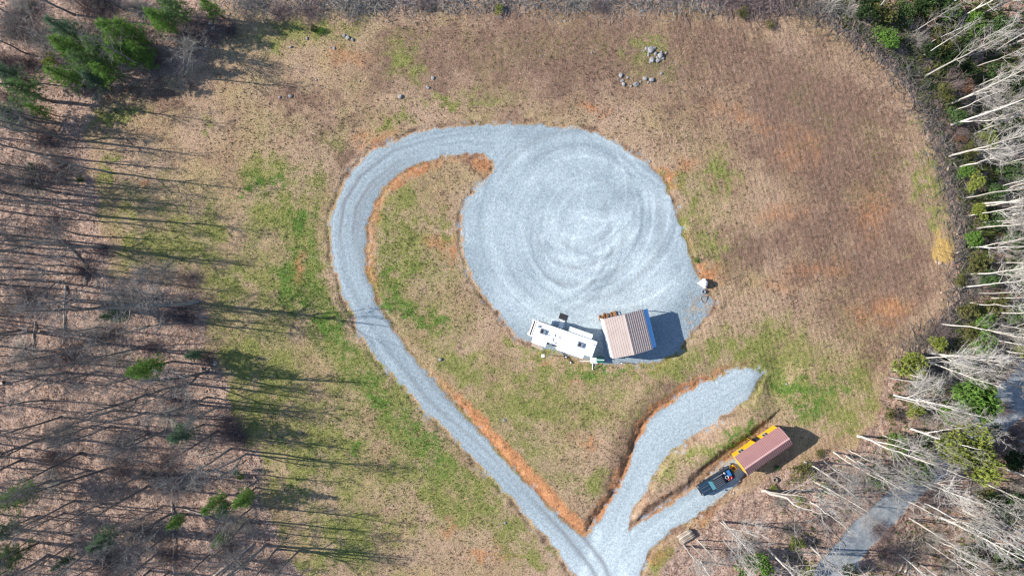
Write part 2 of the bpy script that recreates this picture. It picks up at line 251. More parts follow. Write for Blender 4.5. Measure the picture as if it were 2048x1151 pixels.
class MB:
    def __init__(s): s.v = []; s.f = []
    def add(s, V, F):
        n = len(s.v); s.v += [tuple(p) for p in V]; s.f += [tuple(i + n for i in f) for f in F]; return s
    def box(s, x0, x1, y0, y1, z0, z1, M=None):
        V = [Vector((a, b, c)) for c in (z0, z1) for a, b in ((x0, y0), (x1, y0), (x1, y1), (x0, y1))]
        if M: V = [M @ v for v in V]
        return s.add(V, [(3, 2, 1, 0), (4, 5, 6, 7), (0, 1, 5, 4), (1, 2, 6, 5), (2, 3, 7, 6), (3, 0, 4, 7)])
    def bbox(s, x0, x1, y0, y1, z0, z1, b=.05, M=None):   # box with chamfered upper edges
        V = [Vector(p) for p in [(x0, y0, z0), (x1, y0, z0), (x1, y1, z0), (x0, y1, z0), (x0, y0, z1 - b), (x1, y0, z1 - b), (x1, y1, z1 - b), (x0, y1, z1 - b),
             (x0 + b, y0 + b, z1), (x1 - b, y0 + b, z1), (x1 - b, y1 - b, z1), (x0 + b, y1 - b, z1)]]
        if M: V = [M @ v for v in V]
        F = [(3, 2, 1, 0), (8, 9, 10, 11)]
        for q in (0, 4):
            for i in range(4): j = (i + 1) % 4; F.append((q + i, q + j, q + 4 + j, q + 4 + i))
        return s.add(V, F)
    def prism(s, poly, axis, a, b):             # polygon in the plane across axis, extruded a..b
        n = len(poly)
        def pt(p, t): return (t, p[0], p[1]) if axis == 'x' else ((p[0], t, p[1]) if axis == 'y' else (p[0], p[1], t))
        V = [pt(p, a) for p in poly] + [pt(p, b) for p in poly]
        return s.add(V, [tuple(range(n))[::-1], tuple(range(n, 2 * n))] + [(i, (i + 1) % n, n + (i + 1) % n, n + i) for i in range(n)])
    def tube(s, pts, rad, k=6, caps=True):
        V, F = tube(pts, rad if hasattr(rad, '__len__') else [rad] * len(pts), k)
        n = len(V); F = [tuple(f) for f in F]
        if caps: F += [tuple(range(k))[::-1], tuple(range(n - k, n))]
        return s.add(V, F)
    def ring(s, c, r, t, k=16, q=6):
        V = []; F = []
        for i in range(k):
            a = 2 * math.pi * i / k
            for j in range(q):
                b = 2 * math.pi * j / q; rr = r + t * math.cos(b); V.append((c[0] + rr * math.cos(a), c[1] + rr * math.sin(a), c[2] + t * math.sin(b)))
                F.append((i * q + j, ((i + 1) % k) * q + j, ((i + 1) % k) * q + (j + 1) % q, i * q + (j + 1) % q))
        return s.add(V, F)
    def mesh(s, name, smooth=False):
        me = bpy.data.meshes.new(name); me.from_pydata([tuple(v) for v in s.v], [], s.f); me.update()
        if smooth: me.polygons.foreach_set('use_smooth', [True] * len(me.polygons))
        return me
    def build(s, name, mat, parent=None, smooth=False, **k): return link(name, s.mesh(name, smooth), mat, parent, **k)
def tube(pts, rad, k):
    pts = np.asarray(pts, float); rad = np.asarray(rad, float); n = len(pts)
    T = np.gradient(pts, axis=0); T /= np.linalg.norm(T, axis=1)[:, None] + 1e-9
    ref = np.array([.31, .87, .4]) if abs(T[0] @ np.array([.29, .82, .49])) < .9 else np.array([1, 0, 0.])
    A = np.cross(T, ref); A /= np.linalg.norm(A, axis=1)[:, None]; B = np.cross(T, A)
    an = np.arange(k) * 2 * math.pi / k
    V = pts[:, None] + rad[:, None, None] * (A[:, None] * np.cos(an)[None, :, None] + B[:, None] * np.sin(an)[None, :, None])
    i = np.arange(n - 1)[:, None] * k; j = np.arange(k)[None]
    F = np.stack([i + j, i + (j + 1) % k, i + k + (j + 1) % k, i + k + j], -1).reshape(-1, 4)
    return V.reshape(-1, 3), F
def join(parts):
    V = []; F = []; n = 0
    for v, f in parts: V.append(v); F.append(f + n); n += len(v)
    return np.concatenate(V), np.concatenate(F)

# ------------------------------------------------------------------ materials
def new_mat(name, rough=.85, spec=.2):
    m = bpy.data.materials.new(name); m.use_nodes = True; b = m.node_tree.nodes['Principled BSDF']
    b.inputs['Roughness'].default_value = rough; b.inputs['Specular IOR Level'].default_value = spec
    return m, m.node_tree, b
def N(nt, t, **k):
    n = nt.nodes.new(t)
    for a, v in k.items(): setattr(n, a, v)
    return n
def noise(nt, sc, det=3, rough=.6, co=None):
    n = N(nt, 'ShaderNodeTexNoise'); n.inputs['Scale'].default_value = sc; n.inputs['Detail'].default_value = det; n.inputs['Roughness'].default_value = rough
    if co: nt.links.new(co, n.inputs['Vector'])
    return n.outputs['Fac']
def ramp(nt, fac, stops):
    r = N(nt, 'ShaderNodeValToRGB'); e = r.color_ramp.elements
    while len(e) < len(stops): e.new(.5)
    for q, (p, c) in zip(e, stops): q.position = p; q.color = (*c, 1)
    nt.links.new(fac, r.inputs[0]); return r.outputs[0]
def mix(nt, f, a, b, typ='MIX'):
    m = N(nt, 'ShaderNodeMix', data_type='RGBA', blend_type=typ)
    for s, v in ((m.inputs[0], f), (m.inputs[6], a), (m.inputs[7], b)):
        if isinstance(v, (int, float)): s.default_value = v
        elif isinstance(v, tuple): s.default_value = (*v, 1)
        else: nt.links.new(v, s)
    return m.outputs[2]
def math_(nt, op, a, b=0.0, c=None):
    m = N(nt, 'ShaderNodeMath', operation=op)
    for s, v in zip(m.inputs, (a, b, c)):
        if v is None: continue
        if isinstance(v, (int, float)): s.default_value = v
        else: nt.links.new(v, s)
    return m.outputs[0]
def bump(nt, b, h, st, dist):
    n = N(nt, 'ShaderNodeBump'); n.inputs['Strength'].default_value = st; n.inputs['Distance'].default_value = dist
    nt.links.new(h, n.inputs['Height']); nt.links.new(n.outputs[0], b.inputs['Normal'])
def simple(name, c1, c2=None, sc=6, rough=.7, spec=.3, metal=0, bs=0, obj=True):
    m, t, b = new_mat(name, rough, spec); b.inputs['Metallic'].default_value = metal
    co = N(t, 'ShaderNodeTexCoord').outputs['Object'] if obj else N(t, 'ShaderNodeNewGeometry').outputs['Position']
    c2 = c2 or tuple(v * .8 for v in c1)
    f = noise(t, sc, 5, .65, co); t.links.new(ramp(t, f, [(.3, c2), (.65, c1)]), b.inputs['Base Color'])
    if bs: bump(t, b, noise(t, sc * 3, 4, .6, co), bs, .02)
    if 'bark' in name:
        oi = N(t, 'ShaderNodeObjectInfo'); src = b.inputs['Base Color'].links[0].from_socket
        t.links.new(mix(t, 1.0, src, ramp(t, oi.outputs['Random'], [(0, (.55, .53, .52)), (.5, (.85, .83, .80)), (1, (1.1, 1.1, 1.1))]), 'MULTIPLY'), b.inputs['Base Color'])
    return m
def attr_mat(name, var=.35, trans=0):
    m, t, b = new_mat(name, .8, .15)
    a = N(t, 'ShaderNodeVertexColor', layer_name='tone'); pos = N(t, 'ShaderNodeNewGeometry').outputs['Position']
    f = noise(t, .6, 3, .6, pos); g = ramp(t, f, [(.3, (1 - var,) * 3), (.7, (1.0,) * 3)])
    c = mix(t, 1.0, a.outputs[0], g, 'MULTIPLY'); t.links.new(c, b.inputs['Base Color'])
    if trans:
        tr = N(t, 'ShaderNodeBsdfTranslucent'); t.links.new(c, tr.inputs[0]); ms = N(t, 'ShaderNodeMixShader'); ms.inputs[0].default_value = trans
        t.links.new(b.outputs[0], ms.inputs[1]); t.links.new(tr.outputs[0], ms.inputs[2]); t.links.new(ms.outputs[0], t.nodes['Material Output'].inputs[0])
    return m

def ground_material():
    m, t, b = new_mat('ground', .95, .1); L = t.links
    pos = N(t, 'ShaderNodeNewGeometry').outputs['Position']
    def att(n):
        a = N(t, 'ShaderNodeVertexColor', layer_name=n); s = N(t, 'ShaderNodeSeparateColor'); L.new(a.outputs[0], s.inputs[0]); return s.outputs[0], s.outputs[1], s.outputs[2], a.outputs[1]
    g, c, gr, li = att('cover'); br, oc, wh, ru = att('tint'); st, pv, _, _ = att('more')
    nf = noise(t, 5.5, 5, .8, pos); nm = noise(t, 1.6, 5, .7, pos); nl = noise(t, .22, 4, .6, pos); nx = noise(t, 3.0, 5, .8, pos)
    def sharp(v, lo, hi, k=.9):
        e = math_(t, 'MULTIPLY_ADD', math_(t, 'SUBTRACT', nx, .5), k * 1.6, v)
        n = N(t, 'ShaderNodeMapRange', interpolation_type='SMOOTHSTEP'); L.new(e, n.inputs[0]); n.inputs[1].default_value = lo; n.inputs[2].default_value = hi; return n.outputs[0]
    wide = lambda f, a=.35, b_=.65: ramp(t, f, [(a, (0, 0, 0)), (b_, (1, 1, 1))])
    straw = mix(t, wide(nm), (.39, .27, .175), (.26, .175, .115))
    straw = mix(t, wide(nl, .4, .6), straw, mix(t, nm, (.33, .245, .13), (.42, .32, .19)))
    pinky = mix(t, nm, (.47, .335, .245), (.37, .255, .18))
    straw = mix(t, ramp(t, noise(t, .09, 4, .6, pos), [(.42, (0, 0, 0)), (.58, (.85, .85, .85))]), straw, pinky)
    brn = mix(t, wide(nm), (.27, .175, .13), (.155, .10, .075))
    cl = mix(t, wide(nm), (.50, .25, .125), (.32, .15, .075))
    gn = mix(t, wide(nm), (.29, .275, .10), (.19, .20, .065))
    sg = mix(t, nx, (.15, .235, .055), (.09, .155, .03))
    lit = mix(t, wide(nm, .4, .6), (.48, .35, .285), (.24, .17, .145))
    lit = mix(t, wide(nf, .45, .75), lit, (.54, .38, .29)); lit = mix(t, wide(nl, .45, .7), lit, mix(t, wide(nm), (.42, .31, .25), (.21, .15, .13)))
    gv = mix(t, wh, mix(t, wide(nx, .3, .7), (.285, .35, .395), (.165, .21, .245)), mix(t, wide(nx, .3, .7), (.60, .685, .73), (.36, .435, .485)))
    gv = mix(t, 1.0, gv, ramp(t, noise(t, 2.2, 6, .85, pos), [(.3, (.72, .72, .72)), (.7, (1.22, 1.22, 1.22))]), 'MULTIPLY'); gv = mix(t, ru, gv, (.16, .175, .19))
    dirtyg = mix(t, wide(nm, .5, .75), gv, (.36, .31, .27)); gv = mix(t, .25, gv, dirtyg)
    col = mix(t, sharp(br, .1, .95), straw, brn)
    col = mix(t, sharp(gr, .12, .85), col, gn)
    col = mix(t, sharp(st, .18, .7), col, sg)
    col = mix(t, sharp(c, .2, 1.0, .7), col, cl)
    col = mix(t, sharp(oc, .25, .7, .4), col, mix(t, nm, (.55, .38, .14), (.42, .27, .10)))
    col = mix(t, sharp(li, .3, .7), col, lit)
    col = mix(t, sharp(g, .3, .7, 1.0), col, gv)
    col = mix(t, sharp(pv, .4, .6, .2), col, mix(t, wide(noise(t, .8, 6, .75, pos), .35, .65), (.33, .35, .37), (.17, .195, .215)))
    sp = ramp(t, nf, [(.3, (.42, .42, .42)), (.5, (1, 1, 1)), (.7, (1.5, 1.5, 1.5))])
    dm = mix(t, 1.0, col, sp, 'MULTIPLY'); hard = math_(t, 'MULTIPLY_ADD', math_(t, 'MAXIMUM', g, pv), -.55, 1.0)
    col = mix(t, hard, col, dm)
    vo = N(t, 'ShaderNodeTexVoronoi'); vo.inputs['Scale'].default_value = 2.2; L.new(pos, vo.inputs['Vector'])
    sk = ramp(t, vo.outputs[0], [(.1, (.42, .36, .36)), (.2, (1, 1, 1))])
    soft = math_(t, 'MULTIPLY', math_(t, 'SUBTRACT', 1.0, math_(t, 'MAXIMUM', g, pv)), .6)
    col = mix(t, soft, col, mix(t, 1.0, col, sk, 'MULTIPLY'))
    L.new(col, b.inputs['Base Color'])
    h = math_(t, 'MULTIPLY_ADD', nf, .6, nx); h = math_(t, 'MULTIPLY', h, math_(t, 'MULTIPLY_ADD', math_(t, 'MAXIMUM', g, pv), -.72, 1.0)); bump(t, b, h, 1.0, .24)
    return m
z1 = np.zeros_like(x)
def rgba(a, b_, c, d): return np.stack([np.clip(a, 0, 1.3), np.clip(b_, 0, 1.3), np.clip(c, 0, 1.3), np.clip(d, 0, 1.3)], -1).reshape(-1, 4)
V = np.stack([x, y, Z], -1).reshape(-1, 3); nx_, ny_ = len(xs), len(ys)
I = (np.arange(ny_ - 1)[:, None] * nx_ + np.arange(nx_ - 1)[None]).ravel()
me = np_mesh('ground', V, np.stack([I, I + 1, I + nx_ + 1, I + nx_], -1), True,
             {'cover': rgba(gravel, clay, green, litter * (1 - gravel)), 'tint': rgba(brown, ochre, white, rut), 'more': rgba(strong, paved, z1, z1)})
ground = link('ground', me, ground_material()); tag(ground, kind='structure')

M = {}
M['bark'] = simple('grey_bark', (.40, .385, .36), (.24, .225, .21), 2.5, .9, .1, bs=.4)
M['shadedbark'] = simple('dark_shaded_bark', (.25, .245, .245), (.11, .105, .11), 2.5, .9, .1, bs=.4); M['palebark'] = simple('pale_sunlit_bark', (.64, .62, .59), (.38, .36, .34), 2.5, .85, .15, bs=.3)  # left wood's shade and right wood's sunlight are put into the bark colours
M['palecrown'] = simple('pale_branch_bark', (.56, .54, .52), (.34, .32, .31), 2.5, .9, .1)  # branches of the right wood, sunlit tone in the colour as well
M['darkbark'] = simple('pine_bark', (.16, .12, .10), (.08, .06, .05), 3, .9, .1, bs=.4)
M['dead'] = simple('weathered_barkless_wood', (.46, .40, .35), (.24, .20, .17), 3, .9, .1, bs=.4)
M['twig'] = simple('purple_twigs', (.21, .165, .165), (.11, .085, .085), 3, .9, .1)
M['pine'] = attr_mat('pine_needles', .3, .35); M['leaf'] = attr_mat('broad_leaves', .3, .3); M['grass'] = attr_mat('grass_blades', .2); M['leaves'] = attr_mat('fallen_leaves', .2)
M['rock'] = simple('grey_rock', (.34, .335, .34), (.11, .11, .115), 3.5, .9, .2, bs=.6)
M['rockred'] = simple('clay_stained_rock', (.42, .30, .22), (.28, .19, .14), 2.2, .9, .2, bs=.6)
M['white'] = simple('white_enamel', (.82, .83, .84), (.74, .75, .77), .8, .45, .4)
M['rubberroof'] = simple('white_roof_membrane', (.86, .86, .86), (.76, .76, .77), 1.2, .6, .3)
M['grey'] = simple('grey_plastic', (.20, .23, .28), (.15, .18, .22), 3, .5, .4)
M['black'] = simple('black_rubber', (.03, .03, .035), (.02, .02, .02), 5, .6, .3)
M['glass'] = simple('dark_glass', (.03, .07, .09), (.02, .05, .07), 1, .08, .8)
M['teal'] = simple('teal_tinted_glass', (.03, .13, .17), (.02, .10, .14), 1, .1, .8)
M['roofb'] = simple('brown_sheet_metal', (.34, .28, .265), (.29, .24, .225), .9, .45, .4)
M['roofr'] = simple('red_brown_sheet_metal', (.315, .175, .17), (.26, .14, .14), .9, .45, .4)
M['ridge'] = simple('highlight_pink_sheet_metal', (.52, .34, .33), (.44, .28, .27), .9, .45, .4)  # lighter ridge cap colour paints a highlight along the ridge
M['yellow'] = simple('yellow_painted_siding', (.78, .42, .02), (.66, .34, .015), 1.5, .6, .3)
M['cream'] = simple('cream_trim', (.72, .62, .50), (.6, .5, .4), 3, .6, .3)
M['wood'] = simple('brown_wood', (.34, .17, .075), (.2, .1, .05), 5, .8, .2)
M['truck'] = simple('dark_blue_paint', (.016, .035, .065), (.012, .028, .05), 1, .25, .6)
M['steel'] = simple('grey_steel', (.35, .36, .38), (.22, .23, .25), 4, .4, .5, .6)
M['blue'] = simple('blue_plastic', (.03, .16, .42), (.02, .1, .3), 4, .5, .4)
M['bluesheet'] = simple('light_blue_sheet', (.16, .46, .85), (.13, .40, .78), 1.2, .5, .4)
M['red'] = simple('red_plastic', (.5, .03, .05), (.35, .02, .03), 4, .5, .4)
M['green'] = simple('green_plastic', (.02, .13, .10), (.015, .09, .07), 4, .5, .4)
M['pallet'] = simple('bleached_boards', (.50, .42, .36), (.36, .29, .24), 4, .8, .2)

# ------------------------------------------------------------------ landmarks used to describe the many look-alikes
MARKS = [((1125, 676), 'the white camper'), ((1255, 668), 'the brown roofed carport'), ((1515, 890), 'the yellow shed'), ((1432, 962), 'the dark pickup'), ((1373, 1075), 'the stacked logs'),
  ((1939, 903), 'the big yellowish evergreen'), ((1950, 799), 'the rounded roadside evergreen'), ((1774, 75), 'the round rim bush'), ((1885, 512), 'the yellow mud patch'),
  ((431, 727), 'the left edge boulder'), ((170, 530), 'the broken snag'), ((130, 630), 'the upright lying log'), ((285, 735), 'the left bright pine'), ((393, 602), 'the big leaning tree'),
  ((400, 97), 'the small fan shaped tree'), ((0, 0), 'the top left corner'), ((0, 1151), 'the bottom left corner'), ((0, 420), 'the left border middle'), ((2048, 0), 'the top right corner'),
  ((2048, 1151), 'the bottom right corner'), ((2048, 380), 'the upper right border'), ((2048, 620), 'the lower right border'), ((1285, 130), 'the rock outcrop'), ((600, 1151), 'the lower clearing corner'),
  ((1780, 780), 'the right wood corner'), ((1760, 1000), 'the paved road middle'), ((1525, 982), 'the crooked pale tree'), ((1412, 566), 'the white tank'), ((160, 120), 'the top left pine cluster'), ((1500, 20), 'the top edge brush'), ((720, 5), 'the top edge tangle'),
  ((348, 1040), 'the lower left log'), ((465, 865), 'the dark thicket'), ((1640, 1151), 'the paved road bottom'), ((1050, 130), 'the top of the field')]
ORD = ['nearest', 'second nearest', 'third nearest', 'fourth nearest', 'fifth nearest', 'sixth nearest', 'seventh nearest', 'eighth nearest', 'ninth nearest', 'tenth nearest', 'eleventh nearest', 'twelfth nearest', 'thirteenth nearest', 'fourteenth nearest', 'fifteenth nearest']
TODO = []                                   # (object, noun phrase, px, py)
def later(o, noun, px, py): TODO.append((o, noun, px, py)); return o
def px_of(X, Y, z=0): k = H / (H - z); return 1024 + X * PPM * k, 575.5 - Y * PPM * k
def settle_labels():
    buckets = {}
    for o, noun, px, py in TODO:
        best = sorted(MARKS, key=lambda m: math.hypot(m[0][0] - px, m[0][1] - py))[0]; dx, dy = px - best[0][0], py - best[0][1]; d = math.hypot(dx, dy)
        if d < 14: way = 'beside'
        elif abs(dx) > 1.6 * abs(dy): way = 'right of' if dx > 0 else 'left of'
        elif abs(dy) > 1.6 * abs(dx): way = 'below' if dy > 0 else 'above'
        else: way = ('lower ' if dy > 0 else 'upper ') + ('right of' if dx > 0 else 'left of')
        buckets.setdefault((noun, way, best[1]), []).append((d, o))
    for (noun, way, mk), l in buckets.items():
        l.sort(key=lambda q: q[0])
        for i, (d, o) in enumerate(l):
            o['label'] = f'{noun} {way} {mk}' if len(l) == 1 else f'{noun} {way} {mk}, {ORD[min(i, 14)]}'

# ------------------------------------------------------------------ trees: meshes
def branch(p, d, L, n, r0, r1, rng, up=.12, wig=.16):
    pts = [np.array(p, float)]; d = np.array(d, float)
    for i in range(n):
        d = d + rng.normal(0, wig, 3) + np.array([0, 0, up]); d /= np.linalg.norm(d); pts.append(pts[-1] + d * L / n)
    return np.array(pts), np.linspace(r0, r1, n + 1)
def bare_tree(seed, Ht, spread=.24, first=.42, fork=False, crook=.02, nb=15, fat=1.0):
    rng = np.random.default_rng(seed); n = 13
    drift = rng.normal(0, crook * 1.7, (n, 2)); drift = (drift + .5 * drift.cumsum(0)).cumsum(0) * Ht / n * 1.0; drift -= np.linspace(0, 1, n)[:, None] * drift[-1] * .6
    tp_ = np.zeros((n + 1, 3)); tp_[1:, :2] = drift; tp_[:, 2] = np.linspace(-.3, Ht, n + 1)
    r0 = (.0070 * Ht + .01) * fat; tr = r0 * (1 - np.linspace(0, 1, n + 1)) ** .75 + .015; tr[0] *= 1.35
    trunk = [tube(tp_, tr, 7)]; crown = []
    stems = [(tp_, tr, first)]
    if fork:
        i = int(n * rng.uniform(.12, .4)); a = rng.uniform(0, 6.28); d = np.array([math.cos(a) * .28, math.sin(a) * .28, 1])
        f, fr = branch(tp_[i], d, Ht * .72 * (1 - i / n), 10, tr[i] * .75, .015, rng, .03, .05); trunk.append(tube(f, fr, 6)); stems.append((f, fr, .3))
    for sp, sr, t0 in stems:
        m = len(sp) - 1
        for b in range(nb if len(stems) == 1 else int(nb * .7)):
            t = t0 + (1 - t0) * (b + rng.random()) / nb * .98; t = min(t, .97); k = t * m; i = int(k); p = sp[i] + (sp[min(i + 1, m)] - sp[i]) * (k - i)
            a = rng.uniform(0, 6.28); inc = rng.uniform(.35, .95); d = (math.cos(a) * math.sin(inc), math.sin(a) * math.sin(inc), math.cos(inc))
            L = Ht * spread * 1.25 * (1.2 - t) * rng.uniform(.5, 1.3); rb = max(.03, min(sr[i] * .62, .12) * rng.uniform(.6, 1))
            bp, brd = branch(p, d, L, 6, rb, .014, rng, .10, .17); crown.append(tube(bp, brd, 4))
            for s in range(5):
                q = rng.uniform(.25, .97) * 6; j = int(q); pp = bp[j] + (bp[min(j + 1, 6)] - bp[j]) * (q - j)
                dd = (bp[min(j + 1, 6)] - bp[j]); dd = dd / (np.linalg.norm(dd) + 1e-9) + rng.normal(0, .55, 3); dd /= np.linalg.norm(dd)
                sp2, sr2 = branch(pp, dd, L * rng.uniform(.3, .65), 4, .028, .011, rng, .08, .2); crown.append(tube(sp2, sr2, 3))
                for w in range(6):
                    jj = rng.integers(1, 5); d3 = rng.normal(0, .6, 3) + dd; d3 /= np.linalg.norm(d3)
                    tp3, tr3 = branch(sp2[jj], d3, L * rng.uniform(.12, .28), 2, .013, .007, rng, .06, .2); crown.append(tube(tp3, tr3, 3))
    tm = np_mesh('trunk', *join(trunk), smooth=True); cm = np_mesh('crown', *join(crown), smooth=True)
    return tm, cm
BARE = []
for i in range(12):
    tm, cm = bare_tree(100 + i, 20, spread=[.22, .3, .2, .26][i % 4], first=[.4, .3, .5, .35, .45][i % 5], fork=(i % 3 == 1), crook=[.012, .022, .03, .016][i % 4], fat=[1, 1.25, .85][i % 3] * 1.3)
    BARE.append((tm, cm))
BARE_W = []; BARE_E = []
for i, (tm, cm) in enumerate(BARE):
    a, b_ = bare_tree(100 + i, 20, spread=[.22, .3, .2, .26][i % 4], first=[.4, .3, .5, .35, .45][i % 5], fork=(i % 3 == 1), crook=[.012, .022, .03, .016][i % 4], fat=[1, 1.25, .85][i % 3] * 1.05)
    tm.materials.append(M['shadedbark']); cm.materials.append(M['shadedbark']); a.materials.append(M['palebark']); b_.materials.append(M['palecrown']); BARE_W.append((tm, cm)); BARE_E.append((a, b_))
tcrook = bare_tree(301, 15, spread=.5, first=.45, fork=True, crook=.07, nb=7, fat=1.9); [m_.materials.append(M['palebark']) for m_ in tcrook]
tfan = bare_tree(305, 7, spread=.75, first=.18, fork=True, crook=.04, nb=22, fat=1.3); [m_.materials.append(M['bark']) for m_ in tfan]
USED = []
def place_bare(px, py, hgt=20, v=None, noun='bare grey tree', rz=None, tilt=None, group='bare trees', wide=1.0, meshes=None, fixed=None):
    X, Y = P(px, py); r = random.Random(int(px * 7 + py * 13)); v = r.randrange(len(BARE)) if v is None else v
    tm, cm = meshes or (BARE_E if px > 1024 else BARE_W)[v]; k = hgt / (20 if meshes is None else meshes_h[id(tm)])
    tl = tilt or (r.uniform(-.06, .06), r.uniform(-.06, .06))
    t = thing('bare_tree', None, 'tree', (X, Y, zat(X, Y) - .05), r.uniform(0, 6.28) if rz is None else rz, group, tl); t.scale = (k * wide * (1.1 if px < 1024 else 1), k * wide * (1.1 if px < 1024 else 1), k)
    link('trunk', tm, None, t); link('crown', cm, None, t); USED.append((X, Y))
    if fixed: t['label'] = fixed
    else: later(t, noun, px, py)
    return t
meshes_h = {id(tcrook[0]): 15, id(tfan[0]): 7}

def foliage(pts, n_per, size, wid, cols, rng, flat=0.0):     # thin leaf triangles round each point
    n = len(pts) * n_per; c = np.repeat(pts, n_per, 0); d = rng.normal(0, 1, (n, 3)); d[:, 2] = d[:, 2] * (1 - flat) + .25
    d /= np.linalg.norm(d, axis=1)[:, None]; s = np.cross(d, rng.normal(0, 1, (n, 3))); s /= np.linalg.norm(s, axis=1)[:, None]
    L = size * rng.uniform(.5, 1.2, (n, 1)); w = wid * rng.uniform(.7, 1.3, (n, 1))
    a = c + d * L * .1 * rng.random((n, 1)); V = np.stack([a - s * w * .5 , a + s * w * .5, a + d * L], 1).reshape(-1, 3)
    F = np.arange(3 * n).reshape(-1, 3); tone = cols[rng.integers(0, len(cols), len(pts))] * rng.uniform(.75, 1.2, (len(pts), 1))
    tone = np.repeat(tone, n_per * 3, 0) * np.repeat(rng.uniform(.8, 1.2, (n, 1)), 3, 0)
    return V, F, np.concatenate([tone, np.ones((len(tone), 1))], 1)
def pine_mesh(seed, Ht, rad, cols, low=.35, n_br=52):
    rng = np.random.default_rng(seed); tr = [tube(np.array([[0, 0, -.3], [.1, .05, Ht * .5], [0, .1, Ht]]), [.013 * Ht + .03, .008 * Ht, .02], 7)]; pts = []; cr = []
    for b in range(n_br):
        t = low + (1 - low) * (b + rng.random()) / n_br; a = b * 2.4 + rng.normal(0, .3); L = rad * (1.12 - ((t - low) / (1 - low)) ** 1.4) * rng.uniform(.45, 1.15)
        bp, brd = branch((0, 0, t * Ht), (math.cos(a), math.sin(a), .15), L, 5, .035, .012, rng, .05, .12); tr.append(tube(bp, brd, 3))
        m = max(5, int(L * 8)); q = rng.uniform(.25, 1, m) * 5; j = np.minimum(q.astype(int), 4); f = (q - j)[:, None]
        pts.append(bp[j] * (1 - f) + bp[j + 1] * f + rng.normal(0, .2 + .09 * L, (m, 3)) * np.array([1, 1, .5]))
    pts = np.concatenate(pts); V, F, C = foliage(pts, 20, .46, .045, cols, rng, .2)
    tm = np_mesh('trunk', *join(tr)); cm = np_mesh('crown', V, F, False, {'tone': C}); tm.materials.append(M['darkbark']); cm.materials.append(M['pine']); return tm, cm
def bush_mesh(seed, Ht, rad, cols, n=420, per=9, leaf=.22, wid=.12, hollow=.55, lo=.45):
    rng = np.random.default_rng(seed); st = []; lobes = []
    for i in range(9):
        a = rng.uniform(0, 6.28); q = rad * rng.uniform(.2, .75); c = np.array([math.cos(a) * q, math.sin(a) * q, Ht * rng.uniform(lo, .85)]); lobes.append((c, rad * rng.uniform(.28, .5)))
        bp, br_ = branch((0, 0, -.2), c / np.linalg.norm(c), np.linalg.norm(c), 5, .06, .02, rng, .02, .1); st.append(tube(bp, br_, 4))
    pts = []
    for i in range(n):
        c, r = lobes[rng.integers(0, 9)]; d = rng.normal(0, 1, 3); d /= np.linalg.norm(d); d[2] = d[2] * .8 + .15
        pts.append(c + d * r * (hollow + (1 - hollow) * rng.random()) * np.array([1.15, 1.15, .95]))
    V, F, C = foliage(np.array(pts), per, leaf, wid, cols, rng)
    tm = np_mesh('stem', *join(st)); cm = np_mesh('foliage', V, F, False, {'tone': C}); tm.materials.append(M['darkbark']); cm.materials.append(M['leaf']); return tm, cm
A_ = np.array
GREEN = A_([[.11, .19, .07], [.14, .23, .08], [.085, .15, .06]]); BRIGHT = A_([[.16, .30, .06], [.13, .26, .05], [.20, .34, .08]]); BLUEG = A_([[.13, .22, .13], [.16, .26, .16], [.11, .18, .11]])
YEL = A_([[.29, .34, .08], [.23, .29, .06], [.34, .38, .09]]); DARK = A_([[.045, .085, .03], [.065, .11, .035], [.035, .07, .03]]); OAK = A_([[.28, .15, .09], [.22, .10, .06], [.33, .2, .13]]); MUST = A_([[.17, .18, .06], [.20, .19, .06], [.12, .14, .05]])
PMIX = A_([[.15, .27, .08], [.11, .21, .07], [.19, .31, .10], [.13, .20, .10]])
PM = {'pine': [pine_mesh(1, 13, 2.7, PMIX, .35, 40), pine_mesh(2, 13, 2.3, BRIGHT, .3, 42), pine_mesh(3, 13, 2.5, PMIX, .4, 38)], 'bluepine': [pine_mesh(4, 13, 2.2, BLUEG, .4), pine_mesh(5, 13, 2.5, BLUEG, .3)], 'brightpine': [pine_mesh(6, 13, 2.1, BRIGHT, .3)]}
BM = {'green': [bush_mesh(10, 3, 2, GREEN), bush_mesh(11, 3, 2, GREEN)], 'bright': [bush_mesh(12, 3, 2, BRIGHT), bush_mesh(13, 3, 2, BRIGHT)], 'yellow': [bush_mesh(14, 3, 2, YEL), bush_mesh(15, 3, 2, YEL, 520)],
      'dark': [bush_mesh(16, 3, 2, DARK)], 'oak': [bush_mesh(17, 3, 2, OAK, 260, 7, .2, .1, .3)], 'mustard': [bush_mesh(18, 3, 2, MUST, 300, 8)], 'big': [bush_mesh(19, 3, 2, YEL, 2600, 9, .14, .085, .45, .76), bush_mesh(20, 3, 2, BRIGHT, 2600, 9, .14, .08, .45, .76)]}
def place_pine(px, py, hgt=12, kind='pine', noun='green pine', w=1.0):
    w *= 1.2
    if py < 240: hgt *= .76; w *= 1.12
    X, Y = P(px, py, hgt * .68); r = random.Random(int(px * 3 + py * 5)); tm, cm = r.choice(PM[kind])
    t = thing('pine_tree', None, 'pine', (X, Y, zat(X, Y)), r.uniform(0, 6.28), 'pine trees', (r.uniform(-.04, .04), r.uniform(-.04, .04))); k = hgt / 13; t.scale = (k * w, k * w, k)
    link('trunk', tm, None, t); link('crown', cm, None, t); return later(t, noun, px, py)
